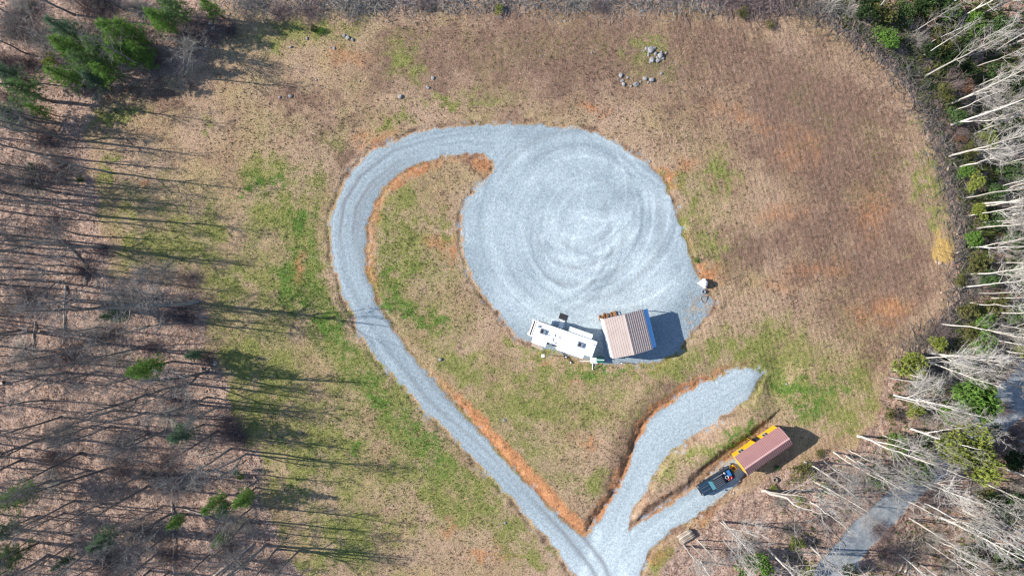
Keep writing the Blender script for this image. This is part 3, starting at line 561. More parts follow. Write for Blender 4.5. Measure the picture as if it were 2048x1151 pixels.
def place_bush(px, py, rad_px, kind='green', hgt=None, noun=None, v=None, fixed=None, cat='bush'):
    r = random.Random(int(px * 3 + py * 5)); rad = rad_px / PPM; rad *= .98; hgt = hgt or min(rad * 2.0, 5.5); X, Y = P(px, py, hgt * (.8 if kind == 'big' else .6)); l = BM[kind]; tm, cm = l[v] if v is not None else r.choice(l)
    t = thing('evergreen_bush' if kind != 'oak' else 'oak_sapling', None, cat, (X, Y, zat(X, Y) - .05), r.uniform(0, 6.28), 'bushes along the woods'); t.scale = (rad / 2, rad / 2, hgt / 3)
    link('stem', tm, None, t); link('foliage', cm, None, t)
    if fixed: t['label'] = fixed
    else: later(t, noun or {'green': 'green leafy bush', 'bright': 'bright green bush', 'yellow': 'yellow green bush', 'dark': 'dark green bush', 'oak': 'rust leaved sapling', 'mustard': 'mustard coloured bush', 'big': 'large evergreen'}[kind], px, py)
    return t
def twig_mesh(seed, n=170, hgt=3.0, rad=2.4, r0=.02):
    rng = np.random.default_rng(seed); tb = []
    for i in range(n):
        a = rng.uniform(0, 6.28); s = rng.uniform(0, .35) * rad; inc = rng.uniform(.15, 1.1); d = (math.cos(a) * math.sin(inc), math.sin(a) * math.sin(inc), math.cos(inc)); L = hgt * rng.uniform(.5, 1.05)
        bp, br_ = branch((math.cos(a) * s, math.sin(a) * s, -.05), d, L, 4, r0, .008, rng, .05, .2); tb.append(tube(bp, br_, 3))
        for w in range(4):
            j = rng.integers(1, 5); dd = rng.normal(0, .7, 3) + np.array(d); dd /= np.linalg.norm(dd); p2, r2 = branch(bp[j], dd, L * rng.uniform(.15, .4), 2, .011, .006, rng, .03, .2); tb.append(tube(p2, r2, 3))
    m = np_mesh('twigs', *join(tb)); return m
TW = [twig_mesh(40 + i) for i in range(3)]; [m_.materials.append(M['twig']) for m_ in TW]
TWG = [twig_mesh(50 + i, 110) for i in range(2)]; [m_.materials.append(M['bark']) for m_ in TWG]
def place_twigs(px, py, rad_px, hgt=2.5, grey=False, noun='leafless twiggy shrub'):
    X, Y = P(px, py, hgt * .4); r = random.Random(int(px + py * 5)); o = link('twiggy_shrub', r.choice(TWG if grey else TW), None, None, (X, Y, zat(X, Y)), (0, 0, r.uniform(0, 6.28))); k = rad_px / PPM / 2.4; o.scale = (k, k, hgt / 3)
    tag(o, None, 'shrub', 'leafless shrubs'); return later(o, ('grey ' if grey else 'purplish ') + noun, px, py)

# ------------------------------------------------------------------ left wood
LEFT = [(130, 278), (108, 292), (222, 346), (130, 360), (87, 309), (132, 386), (87, 200), (52, 361), (195, 431), (174, 471), (83, 476), (208, 495), (205, 614), (372, 641), (275, 695),
 (414, 744), (372, 765), (132, 744), (292, 789), (414, 793), (397, 809), (435, 813), (185, 851), (219, 935), (291, 943), (415, 940), (493, 907), (463, 896), (327, 1010), (343, 1027),
 (348, 1062), (509, 1010), (493, 1039), (517, 1058), (531, 1088), (554, 1097), (597, 1100), (205, 1121), (97, 874), (296, 971), (418, 1109), (94, 1109), (60, 560), (40, 660), (85, 800), (150, 600),
 (20, 740), (40, 920), (150, 1000), (250, 1060), (40, 1060), (160, 905), (230, 820), (330, 860), (60, 110), (20, 30), (150, 30), (250, 20), (20, 130), (30, 260), (200, 8), (310, 150), (10, 330), (60, 430), (15, 500), (120, 530), (300, 1140), (460, 1130)]
nouns = ['tall bare grey tree', 'slender bare tree', 'stout bare grey tree']
for i, (a, b) in enumerate(LEFT):
    hh = 13 + 9 * ((a * 31 + b * 17) % 100) / 100
    hh *= .86
    place_bare(a, b, hh, noun=nouns[0] if hh > 19 else (nouns[2] if hh > 16 else nouns[1]), group='bare trees in the left wood')
place_bare(393, 602, 21, v=1, tilt=(0, -.10), rz=.3, fixed='big forked bare tree leaning left from a point of the left wood edge', group='bare trees in the left wood')
place_bare(434, 861, 15, v=4, fixed='bare tree rising from the dark thicket at the left wood edge', group='bare trees in the left wood')
rr = random.Random(5); cnt = 0
while cnt < 96:
    px, py = rr.uniform(-200, 340), rr.uniform(230, 1300); X, Y = P(px, py)
    if float(look(dC, np.array([X]), np.array([Y]))[0]) > -1.5 or any((X - a) ** 2 + (Y - b) ** 2 < 6 for a, b in USED): continue
    hh = rr.uniform(11, 18); place_bare(px, py, hh, noun='thin bare tree', wide=.8, group='bare trees in the left wood'); cnt += 1
for a in [(285, 735, 12, 'brightpine', 'bright green pine', .8), (382, 708, 6, 'bluepine', 'bluish young pine', .8), (362, 868, 10, 'bluepine', 'bluish green pine', .9), (35, 987, 10, 'brightpine', 'bright green pine', .9), (5, 1005, 10, 'pine', 'green pine', .8),
          (425, 1012, 8, 'pine', 'green pine', .9), (482, 997, 8, 'brightpine', 'bright green pine', .9), (348, 1046, 6, 'brightpine', 'small bright pine', .9), (432, 1083, 6, 'brightpine', 'small bright pine', .8), (202, 1085, 9, 'bluepine', 'bluish green pine', .9),
          (12, 1120, 10, 'pine', 'green pine', 1), (470, 945, 3.2, 'bluepine', 'tiny pine', .8), (118, 1128, 6, 'bluepine', 'bluish young pine', .8), (222, 628, 8, 'bluepine', 'bluish green pine', .7), (445, 1020, 6, 'bluepine', 'bluish young pine', .9),
          (118, 58, 13, 'bluepine', 'bluish green pine', .8), (128, 92, 13, 'brightpine', 'bright green pine', .9), (222, 62, 13, 'pine', 'green pine', 1), (238, 98, 12, 'brightpine', 'bright green pine', 1), (205, 140, 11, 'pine', 'green pine', 1), (122, 152, 11, 'pine', 'green pine', 1.05), (165, 125, 12, 'pine', 'green pine', .9),
          (45, 180, 12, 'pine', 'green pine', 1.05), (316, 38, 12, 'brightpine', 'bright green pine', .95), (342, 12, 12, 'pine', 'green pine', 1), (418, 8, 10, 'pine', 'dark green pine', .8), (275, 105, 11, 'pine', 'green pine', .9), (185, 155, 9, 'bluepine', 'bluish green pine', 1), (12, 222, 11, 'bluepine', 'bluish green pine', 1), (70, 215, 9, 'pine', 'green pine', .7),
          (10, 1060, 9, 'bluepine', 'bluish green pine', .9), (260, 60, 12, 'pine', 'green pine', .9), (190, 90, 13, 'pine', 'green pine', .9), (5, 140, 11, 'bluepine', 'bluish green pine', .9)]:
    place_pine(*a)
for a in [(52, 598, 50), (132, 710, 48), (330, 970, 40), (272, 1067, 42), (335, 1115, 36), (463, 868, 34, 2.6), (240, 610, 46, 2.5, True), (300, 600, 40, 2.5, True), (40, 700, 36, 2, True), (235, 720, 40, 2, True), (410, 715, 26, 1.6), (480, 880, 26, 1.8), (250, 890, 40, 2.2, True), (360, 70, 34, 2.5, True), (90, 80, 40, 3, True), (20, 60, 40, 3, True), (275, 15, 34, 3, True),
          (120, 330, 22), (60, 340, 26, 2, True), (30, 480, 36, 2, True), (100, 450, 30, 2), (330, 540, 30, 1.2, True), (380, 560, 26, 1.2), (280, 545, 26, 1.3, True), (430, 1060, 30, 2), (470, 1050, 26, 1.8, True), (170, 60, 34, 2.4, True), (40, 20, 36, 2.6, True), (540, 1130, 26, 1.8), (200, 500, 22, 1.4), (120, 860, 34, 2, True), (100, 960, 34, 2, True), (60, 240, 26, 2, True)]:
    place_twigs(*a)
for i in range(72):
    while 1:
        a, b = (rr.uniform(-10, 540), rr.uniform(0, 1151)) if i < 48 else (rr.uniform(-10, 400), rr.uniform(-10, 160)); q_ = P(a, b)
        if float(look(dC, np.array([q_[0]]), np.array([q_[1]]))[0]) < -1.5: break
    place_twigs(a, b, rr.uniform(20, 42), rr.uniform(1.4, 2.8), rr.random() < .45)
place_bare(402, 98, 7.0, meshes=tfan, wide=.62, rz=1.0, tilt=(.25, -.2), fixed='small pale fan shaped bare tree at the top left of the clearing', group='bare trees in the left wood')

# ------------------------------------------------------------------ right wood
RIGHT = [(1849, 153), (1925, 35), (1902, 208), (1906, 222), (1951, 174), (1954, 132), (1902, 250), (1899, 313), (1918, 334), (1947, 115), (1951, 35), (1982, 320), (1996, 330), (1993, 250), (1734, 31), (1955, 231), (1822, 66),
 (1928, 397), (1966, 407), (1969, 412), (2010, 376), (1938, 432), (1965, 445), (1972, 450), (1954, 457), (1992, 432), (1942, 495), (1994, 490), (1996, 500), (1990, 526), (1938, 547), (1952, 550), (2014, 555), (1927, 576), (1954, 585), (1936, 606), (1983, 596),
 (1980, 624), (1882, 648), (1980, 648), (1959, 659), (1814, 714), (1779, 755), (1850, 721), (1789, 789), (1791, 796), (1785, 738), (1854, 714), (1861, 707), (1886, 845), (1958, 662), (1823, 857), (1988, 926), (1937, 952), (1820, 1036), (1826, 1042), (1880, 1033),
 (1929, 1020), (1969, 1026), (1767, 870), (1716, 872), (1700, 900), (1667, 903), (1693, 909), (1716, 922), (1609, 923), (1649, 923), (1623, 958), (1638, 975), (1605, 978), (1621, 1002), (1441, 1044), (1448, 1043), (1395, 1079), (1448, 1080), (1369, 1091), (1384, 1090),
 (1402, 1122), (1473, 1126), (1621, 1090), (1716, 1133), (1537, 1097), (1840, 1130), (1900, 1100), (1960, 1120), (2010, 1090), (1998, 700), (2020, 600), (2010, 200), (2020, 90), (1880, 20), (1990, 20), (2030, 300), (2025, 430)]
for i, (a, b) in enumerate(RIGHT):
    hh = 13 + 8 * ((a * 13 + b * 29) % 100) / 100
    hh *= .82 if a < 1720 else .9
    if a < 1500: hh *= .9
    place_bare(a, b, hh, noun='tall pale bare tree' if hh > 17 else ('pale bare tree' if hh > 13 else 'slim pale bare tree'), group='pale bare trees in the right wood')
place_bare(1525, 982, 15, meshes=tcrook, rz=2.2, tilt=(.05, .05), fixed='thick crooked pale bare tree standing alone below the yellow shed', group='pale bare trees in the right wood')
cnt = 0
while cnt < 105:
    px, py = rr.uniform(1740, 2150), (rr.uniform(-120, 1250) if cnt % 2 else rr.uniform(620, 1250)); X, Y = P(px, py); A1 = (np.array([X]), np.array([Y]))
    if float(look(dC, *A1)[0]) > -4 or float(look(dR, *A1)[0]) > -1 or min(math.hypot(px - 1900, py - 890), math.hypot(px - 1910, py - 790)) < 75 or any((X - a) ** 2 + (Y - b) ** 2 < 4 for a, b in USED): continue
    hh = rr.uniform(10, 18); place_bare(px, py, hh, noun='thin pale bare tree', wide=.85, group='pale bare trees in the right wood'); cnt += 1
place_bush(1939, 903, 54, 'big', 12, v=0, fixed='big yellow green evergreen tree standing at the bend of the paved road', cat='tree')
place_bush(1950, 800, 44, 'big', 11, v=1, fixed='rounded bright green evergreen tree above the paved road', cat='tree')
place_bush(1774, 75, 27, 'bright', 3, fixed='round bright green bush at the top right rim of the clearing')
place_bush(1815, 738, 36, 'yellow', 5.5, fixed='yellow green bush at the right wood corner beside the big white trunks')
for a in [(1837, 932, 34, 'bright'), (1793, 892, 26, 'bright'), (1610, 942, 26, 'mustard'), (1649, 975, 12, 'bright', 1), (1505, 1137, 36, 'bright'), (1592, 1086, 18, 'yellow'), (1614, 1144, 18, 'yellow'), (1760, 955, 26, 'green'), (2030, 1020, 40, 'green'), (1990, 1005, 30, 'dark'), (1906, 823, 28, 'bright'),
          (1902, 14, 34, 'green'), (1854, 10, 28, 'green'), (1951, 49, 26, 'bright'), (2000, 56, 30, 'green'), (1934, 92, 26, 'green'), (1888, 70, 28, 'mustard'), (1979, 271, 26, 'yellow'), (1888, 184, 22, 'mustard'), (1951, 362, 22, 'yellow'), (1930, 342, 16, 'bright'), (1937, 142, 22, 'dark'), (1861, 42, 18, 'oak'), (1923, 278, 12, 'oak'), (1934, 174, 22, 'oak'),
          (1950, 480, 20, 'bright'), (1958, 524, 26, 'mustard'), (2030, 470, 28, 'green'), (2030, 550, 28, 'green'), (1970, 646, 24, 'bright'), (2034, 632, 28, 'green'), (1966, 688, 28, 'bright'), (2042, 707, 20, 'yellow'), (1928, 724, 26, 'green'), (1765, 20, 30, 'mustard'), (1810, 30, 22, 'green'), (1740, 15, 30, 'dark'), (1990, 150, 28, 'green'), (2020, 240, 30, 'dark'), (1990, 380, 26, 'green'), (1940, 300, 20, 'mustard'),
          (2020, 340, 28, 'green'), (1960, 420, 18, 'yellow'), (2000, 610, 24, 'mustard'), (1940, 620, 20, 'mustard'), (1995, 440, 26, 'green'), (1900, 120, 24, 'dark'), (1860, 100, 22, 'dark'), (1840, 20, 24, 'dark'), (2030, 160, 30, 'dark'), (1915, 230, 22, 'green'), (1880, 770, 22, 'dark'), (1830, 820, 20, 'yellow'), (1870, 690, 20, 'yellow'),
          (1780, 830, 16, 'mustard'), (1850, 880, 22, 'green'), (1960, 1060, 34, 'dark'), (2020, 1130, 40, 'green'), (1990, 860, 20, 'dark'), (2030, 920, 30, 'dark'), (1940, 1110, 30, 'dark'), (1970, 990, 22, 'mustard'), (1640, 905, 12, 'mustard', 1), (1600, 1000, 12, 'yellow', .8), (1547, 975, 9, 'yellow', .7), (1553, 935, 8, 'green', .6), (1700, 1140, 20, 'dark'),
          (1920, 560, 16, 'mustard'), (1975, 560, 22, 'green'), (1945, 660, 20, 'mustard'), (1770, 82, 12, 'yellow', 1), (1485, 25, 14, 'mustard', 1.2), (1540, 50, 12, 'mustard', 1), (1000, 20, 12, 'yellow', .9), (628, 58, 10, 'dark', .8), (640, 62, 9, 'bright', .7), (1395, 520, 7, 'bright', .5), (100, 120, 16, 'yellow', 2), (160, 358, 9, 'green', 1), (480, 950, 8, 'bright', 1), (60, 333, 12, 'green', 1.2)]:
    place_bush(*a)
for a in [(1900, 170, 34), (1920, 250, 34), (1980, 200, 36, 3, True), (1960, 300, 34, 3, True), (2010, 400, 36, 3, True), (1950, 560, 30, 2, True), (1990, 680, 36, 2.5, True), (1870, 740, 34, 2.5, True), (1830, 770, 34, 2, True), (1900, 770, 36, 2.5, True), (1960, 740, 36, 2.5, True), (1880, 660, 30, 1.8), (1850, 830, 30, 2, True), (1800, 930, 30, 2, True),
          (1560, 1000, 24, 1.2, True), (1650, 1040, 28, 1.6), (1580, 1060, 28, 1.6, True), (1700, 960, 28, 1.6, True), (1500, 1090, 28, 1.4, True), (1460, 1110, 24, 1.4), (1830, 80, 30, 2.5, True), (1700, 20, 30, 2, True), (1660, 10, 30, 2, True), (1870, 1000, 34, 1.6), (1860, 1080, 36, 2.4, True), (1960, 970, 30, 2, True), (2030, 980, 34, 2, True), (1900, 1140, 34, 2.4, True),
          (1780, 1110, 34, 2), (1760, 1060, 26, 1.5), (620, 20, 30, 1.6), (700, 15, 30, 1.2, True), (560, 25, 28, 1.6), (500, 10, 30, 2, True), (850, 8, 24, 1.4), (1150, 4, 28, 1.6, True), (1200, 10, 20, 1.2), (460, 60, 22, 1.6), (2010, 820, 24, 1.5), (2030, 870, 26, 1.5), (1990, 900, 24, 1.5)]:
    place_twigs(*a)

# ------------------------------------------------------------------ fallen wood, brush, stumps, rocks
def log(px0, py0, px1, py1, r=.13, noun='grey fallen log', mat='dead', lift=0, limbs=3, fixed=None):
    x0, y0 = P(px0, py0); x1, y1 = P(px1, py1); rng = np.random.default_rng(int(px0 * 3 + py0)); n = 8; t = np.linspace(0, 1, n)[:, None]
    L = math.hypot(x1 - x0, y1 - y0); p = A_([[x0, y0]]) * (1 - t) + A_([[x1, y1]]) * t; p[1:-1] += rng.normal(0, .012 * L, (n - 2, 2)); z = hz(p[:, 0], p[:, 1]); z = np.maximum(z, np.linspace(z[0], z[-1], n)) + r * .9 + lift
    c = p[0]; pts = np.column_stack([p - c, z - z[0] + r * .9]); mb = MB(); mb.tube(pts, np.linspace(r, r * .6, n), 7)
    t_ = thing('fallen_log', fixed, 'log', (c[0], c[1], float(z[0]) - r * .9), 0, 'fallen logs'); mb.build('trunk', M[mat], t_, True)
    if limbs:
        br = []
        for i in range(limbs * 3):
            j = rng.integers(3, n); d = (pts[j] - pts[j - 1]); d /= np.linalg.norm(d); d = d + rng.normal(0, .6, 3); d[2] = abs(d[2]) * .6; d /= np.linalg.norm(d); bp, rd = branch(pts[j], d, L * rng.uniform(.1, .25), 4, r * .3, .012, rng, -.03, .2); br.append(tube(bp, rd, 4))
        link('branches', np_mesh('branches', *join(br)), M[mat], t_)
    if not fixed: later(t_, noun, (px0 + px1) / 2, (py0 + py1) / 2)
    return t_
log(132, 570, 127, 690, .16, fixed='straight grey fallen log lying upright across the left wood floor', limbs=0)
log(70, 643, 66, 713, .14, noun='short dark fallen log', limbs=0)
log(136, 490, 174, 532, .2, fixed='broken snag lying bent at the left wood edge', limbs=3)
log(174, 532, 170, 570, .17, noun='splintered grey log')
log(394, 610, 300, 655, .14, noun='pale leaning fallen log'); log(300, 650, 165, 690, .12, noun='thin pale fallen log'); log(345, 1003, 349, 1151, .13, fixed='long pale fallen log pointing down near the bottom left', limbs=0)
log(427, 1151, 510, 1083, .17, noun='pale fallen log', limbs=0); log(440, 1155, 520, 1098, .17, noun='pale fallen log', limbs=0); log(400, 911, 460, 896, .13, noun='pale fallen log', limbs=0); log(425, 960, 492, 918, .13, noun='pale fallen log', limbs=0)
log(490, 974, 516, 958, .14, noun='short pale log', limbs=0); log(310, 775, 440, 790, .07, noun='thin pale fallen pole', limbs=0); log(366, 1015, 480, 1055, .12); log(160, 585, 225, 560, .09); log(60, 600, 120, 560, .09)
log(1905, 325, 1935, 380, .2, noun='pale splintered log', limbs=2); log(1893, 342, 1902, 322, .16, noun='short pale log', limbs=0); log(1880, 250, 1890, 295, .12, noun='pale fallen branch', limbs=4); log(1911, 506, 1930, 498, .14, noun='short pale log', limbs=0); log(1912, 470, 1918, 452, .14, noun='short pale log')
log(1916, 570, 1920, 598, .1, noun='pale fallen branch'); log(1894, 598, 1898, 622, .07, noun='thin pale fallen branch'); log(1700, 35, 1708, 37, .13, noun='short pale log', limbs=0); log(1849, 853, 1866, 830, .1, noun='grey fallen log', limbs=1); log(1813, 858, 1822, 851, .12, noun='short pale log', limbs=0)
for i, (a, b, c, d) in enumerate([(1790, 1140, 1822, 1085), (1797, 1142, 1830, 1080), (1806, 1145, 1826, 1070), (1782, 1132, 1812, 1092), (1815, 1150, 1818, 1095), (1800, 1120, 1794, 1090)]):
    log(a, b, c, d, .16 - .015 * i, noun='pale log in the heaped slash', limbs=1, lift=.12 * (i % 3))
log(1935, 1000, 1942, 955, .14, noun='brown fallen log', limbs=0); log(1655, 1050, 1690, 1090, .07, noun='thin fallen pole'); log(1560, 1010, 1600, 1035, .07, noun='thin fallen pole'); log(1480, 1060, 1520, 1110, .06, noun='thin fallen pole')

def brush(line, w, n, name_label, mat, r=.03, L=1.6, hh=.9, seed=3):   # a windrow of tangled sticks: nobody could count them
    rng = np.random.default_rng(seed); pts = np.array(PL(line)); seg = np.hypot(*np.diff(pts, axis=0).T); cum = np.concatenate([[0], seg.cumsum()]); tb = []
    for i in range(n):
        s = rng.uniform(0, cum[-1]); X = np.interp(s, cum, pts[:, 0]) + rng.normal(0, w); Y = np.interp(s, cum, pts[:, 1]) + rng.normal(0, w); q = rng.random()
        d = rng.normal(0, 1, 3); d[2] *= .35; d /= np.linalg.norm(d); bp, rd = branch((X, Y, zat(X, Y) + hh * q * rng.random()), d, L * rng.uniform(.4, 1.5), 4, r * rng.uniform(.5, 1.8), .01, rng, 0, .22); bp[:, 2] = np.maximum(bp[:, 2], zat(X, Y) + .02); tb.append(tube(bp, rd, 3))
    o = link(name_label, np_mesh(name_label, *join(tb)), mat); tag(o, kind='stuff'); return o
RIMPX = [(1570, 5), (1640, 18), (1700, 55), (1745, 90), (1800, 135), (1835, 185), (1862, 235), (1890, 320), (1905, 385), (1922, 450), (1925, 560), (1912, 640), (1870, 672), (1810, 712)]
o = brush(RIMPX, 1.25, 3400, 'brush_windrow', M['shadedbark'], .035, 1.7, .9, 3); tag(o, 'dark tangle of cleared branches heaped along the right rim of the clearing', 'brush')
o = brush(RIMPX, .8, 500, 'pale_branches', M['dead'], .035, 1.9, 1.1, 4); tag(o, 'pale broken branches lying over the dark windrow at the right rim', 'brush')
o = brush([(680, 2), (760, 8)], .9, 500, 'branch_tangle', M['bark'], .03, 1.8, .9, 5); tag(o, 'grey branch tangle cut by the top border', 'brush')
o = brush([(1440, 2), (1560, 18)], 1.0, 700, 'brush_heap', M['twig'], .035, 1.8, 1, 6); tag(o, 'dark brush heap at the top right of the field', 'brush')
o = brush([(460, 8), (620, 6), (760, 4), (900, 6), (1050, 3), (1200, 6), (1330, 2), (1440, 8)], 1.1, 3200, 'field_edge_brush', M['shadedbark'], .03, 1.5, .7, 12); tag(o, 'thin dark brush line along the top border of the field', 'brush')
o = brush([(400, 45), (450, 60)], 1.0, 300, 'brush_heap', M['twig'], .035, 1.5, .7, 7); tag(o, 'dark brush heap by the rocks at the top left', 'brush')
o = brush([(1790, 1120), (1830, 1080)], 1.2, 300, 'slash_heap', M['dead'], .03, 2.0, .9, 8); tag(o, 'heaped pale slash near the bottom end of the paved road', 'brush')
def ground_twigs(region, n, name, label, mat, seed, L=.9):
    rng = np.random.default_rng(seed); X = rng.uniform(region[0], region[1], n * 3); Y = rng.uniform(region[2], region[3], n * 3); ok = (look(dC, X, Y) < -.5) & (look(dR, X, Y) < -.3); X, Y = X[ok][:n], Y[ok][:n]; Zt = hz(X, Y); tb = []
    for a, b, c in zip(X, Y, Zt):
        d = rng.normal(0, 1, 3); d[2] = abs(d[2]) * .3; d /= np.linalg.norm(d); bp, rd = branch((a, b, c + .03), d, L * rng.uniform(.5, 2), 3, .022, .009, rng, 0, .2); tb.append(tube(bp, rd, 3))
    o = link(name, np_mesh(name, *join(tb)), mat); return tag(o, label, 'sticks', kind='stuff')
ground_twigs((-86, -28, -50, 30), 2600, 'forest_floor_sticks', 'fallen sticks strewn over the floor of the left wood', M['twig'], 21)
ground_twigs((18, 86, -50, 50), 3600, 'undergrowth_sticks', 'grey sticks and stems in the undergrowth of the right wood', M['dead'], 22)

def rock_mesh(seed, flat=.6):
    rng = np.random.default_rng(seed); import bmesh
    bm = bmesh.new(); bmesh.ops.create_icosphere(bm, subdivisions=2, radius=1)
    pl = [(rng.normal(0, 1, 3), rng.uniform(.55, .85)) for _ in range(9)]; pl = [(Vector(a / np.linalg.norm(a)), d) for a, d in pl]
    for v in bm.verts:
        for nrm, d in pl:
            e = v.co.dot(nrm) - d
            if e > 0: v.co -= nrm * e
        v.co.z *= flat; v.co += Vector(rng.normal(0, .025, 3))
    me = bpy.data.meshes.new('rock'); bm.to_mesh(me); bm.free(); me.materials.append(M['rock']); return me
RK = [rock_mesh(i) for i in range(6)]; RKR = [m_.copy() for m_ in RK[:3]]
for m_ in RKR: m_.materials.clear(); m_.materials.append(M['rockred'])
def rock(px, py, r_px, noun='grey rock', red=False, fixed=None, sink=.15, flat=1, group='rocks'):
    X, Y = P(px, py); r_px *= .88; r = random.Random(int(px * 9 + py)); o = link('rock', r.choice(RKR if red else RK), None, None, (X, Y, zat(X, Y) + r_px / PPM * (.35 - sink)), (r.uniform(-.3, .3), r.uniform(-.3, .3), r.uniform(0, 6.28))); k = r_px / PPM
    o.scale = (k * r.uniform(.85, 1.15), k * r.uniform(.75, 1), k * flat); tag(o, fixed, 'rock', group)
    if not fixed: later(o, noun, px, py)
for a in [(1300, 100, 9), (1293, 97, 6), (1320, 112, 9), (1311, 108, 6), (1303, 120, 7), (1316, 122, 6), (1309, 96, 5), (1325, 118, 5), (1241, 151, 6), (1247, 169, 6), (1271, 170, 7), (1289, 158, 6), (1303, 161, 7), (1322, 148, 4), (1255, 156, 4), (1246, 161, 3), (1297, 105, 5), (1331, 107, 3), (1296, 112, 4), (1287, 103, 3), (1308, 98, 4), (1322, 105, 4), (1314, 116, 4), (1299, 126, 3), (1262, 173, 3), (1281, 164, 3), (1236, 158, 3), (1296, 166, 3), (1243, 163, 4)]: rock(*a, noun='grey outcrop rock', group='rocks of the outcrop')
rock(431, 726, 7, fixed='rounded grey boulder lying at the left wood edge', flat=1.2)
for a in [(415, 737, 4), (462, 744, 3), (151, 662, 4), (580, 192, 6), (560, 194, 4), (632, 160, 3), (696, 76, 6), (688, 72, 5), (705, 80, 5), (614, 78, 4), (581, 94, 4), (668, 97, 4), (660, 95, 3), (800, 193, 7), (855, 175, 5), (866, 157, 6), (719, 162, 3), (1129, 42, 3), (1183, 106, 2.5), (649, 175, 2.5), (880, 718, 6), (428, 58, 7), (422, 50, 8), (437, 62, 7), (415, 62, 6), (200, 198, 3),
          (1576, 768, 4), (445, 99, 2.5), (405, 112, 3), (490, 94, 3), (1009, 838, 4), (1010, 1045, 4), (785, 1010, 2.5), (640, 700, 2.5), (1300, 323, 3.5)]: rock(*a)
for a in [(1836, 691, 6), (1834, 698, 4), (1803, 698, 4), (1846, 701, 4), (1900, 663, 5), (1889, 671, 4), (1913, 583, 5), (1913, 600, 5), (1882, 584, 4), (1883, 598, 4), (1880, 526, 6), (1872, 524, 5), (1921, 605, 4), (880, 720, 3)]: rock(*a, noun='clay stained rock', red=True)
def stump(px, py, r=.25, h=.35, noun='cut stump', hollow=False, fixed=None):
    X, Y = P(px, py); mb = MB(); k = 12; rng = random.Random(int(px)); V = []; 
    for z, q in ((-.1, 1.35), (.08, 1.08), (h, 1.0)): V += [(r * q * rng.uniform(.9, 1.1) * math.cos(i * 6.283 / k), r * q * rng.uniform(.9, 1.1) * math.sin(i * 6.283 / k), z) for i in range(k)]
    F = [(a * k + i, a * k + (i + 1) % k, (a + 1) * k + (i + 1) % k, (a + 1) * k + i) for a in (0, 1) for i in range(k)]
    t = thing('tree_stump', fixed, 'stump', (X, Y, zat(X, Y)), 0, 'stumps'); 
    if hollow:
        V += [(v[0] * .55, v[1] * .55, h) for v in V[24:36]] + [(v[0] * .5, v[1] * .5, .05) for v in V[24:36]]; F += [(24 + i, 24 + (i + 1) % k, 36 + (i + 1) % k, 36 + i) for i in range(k)] + [(36 + i, 36 + (i + 1) % k, 48 + (i + 1) % k, 48 + i) for i in range(k)] + [tuple(range(48, 60))]
        mb.add(V, F).build('bark', M['dead'], t)
    else: mb.add(V, F).build('bark', M['darkbark'], t); MB().tube([(0, 0, h - .02), (0, 0, h + .012)], r * .93, 12).build('cut_face', M['pallet'], t)
    if not fixed: later(t, noun, px, py)
stump(1549, 958, .4, .45, hollow=True, fixed='hollow grey stump standing right of the pickup below the shed'); stump(8, 765, .3, .6, 'dark broken stump'); stump(404, 737, .2, .4); stump(82, 663, .2, .5)
stump(165, 668, .16, .3); stump(510, 953, .16, .5); stump(1466, 985, .2, .15, 'low weathered stump')

# ------------------------------------------------------------------ grass, fallen leaves, gravel bits, undergrowth (uncountable)
def scatter(n, x0, x1, y0, y1, seed):
    rng = np.random.default_rng(seed); return rng, rng.uniform(x0, x1, n), rng.uniform(y0, y1, n)
def blades(X, Y, cols, per, ln, wd, rng, upr=.6):
    n = len(X) * per; c = np.column_stack([np.repeat(X, per), np.repeat(Y, per)]) + rng.normal(0, .05, (n, 2)); z = np.repeat(hz(X, Y), per)
    a = rng.uniform(0, 6.283, n); L = np.repeat(ln, per) * rng.uniform(.6, 1.3, n); up = rng.uniform(upr * .5, upr * 1.5, n)
    d = np.column_stack([np.cos(a), np.sin(a), up]); d /= np.linalg.norm(d, axis=1)[:, None]; s = np.column_stack([-np.sin(a), np.cos(a), np.zeros(n)]) * (wd * rng.uniform(.6, 1.3, n))[:, None]
    b = np.column_stack([c, z - .01]); Vv = np.stack([b - s, b + s, b + d * L[:, None]], 1).reshape(-1, 3); C = np.repeat(np.repeat(cols, per, 0) * rng.uniform(.8, 1.2, (n, 1)), 3, 0)
    return Vv, np.arange(3 * n).reshape(-1, 3), np.column_stack([C, np.ones(len(C))])
rng, X, Y = scatter(330000, -72, 74, -46, 46, 91)
gd = look(green, X, Y); stg = look(strong, X, Y); bw = look(brown, X, Y); cl_ = look(clay, X, Y); lt = look(litter, X, Y); keep = (look(gravel, X, Y) < .2) & (look(paved, X, Y) < .2) & (rng.random(len(X)) < (.30 + .5 * gd + .5 * stg) * (1 - .7 * np.clip(cl_, 0, 1)) * (1 - .96 * lt) * (.35 + 1.1 * fbm(X / 1.2, Y / 1.2, 95, 3)) * 1.3) & (look(ochre, X, Y) < .3)
X, Y, gd, bw, stg = X[keep], Y[keep], gd[keep], bw[keep], stg[keep]; n = len(X)
isg = rng.random(n) < np.clip(gd * 1.1 + stg, 0, .95); q = rng.random((n, 1))
cs = A_([.42, .30, .20]) * q + A_([.25, .175, .11]) * (1 - q); cb = A_([.26, .165, .12]) * q + A_([.13, .08, .06]) * (1 - q); cg = A_([.20, .25, .06]) * q + A_([.12, .18, .035]) * (1 - q); cgs = A_([.13, .24, .04]) * q + A_([.08, .16, .025]) * (1 - q)
bb = (rng.random(n) < bw)[:, None]; cc = np.where(bb, cb, cs); cc = np.where(isg[:, None], cg, cc); cc = np.where(((rng.random(n) < stg * 1.4) & isg)[:, None], cgs, cc)
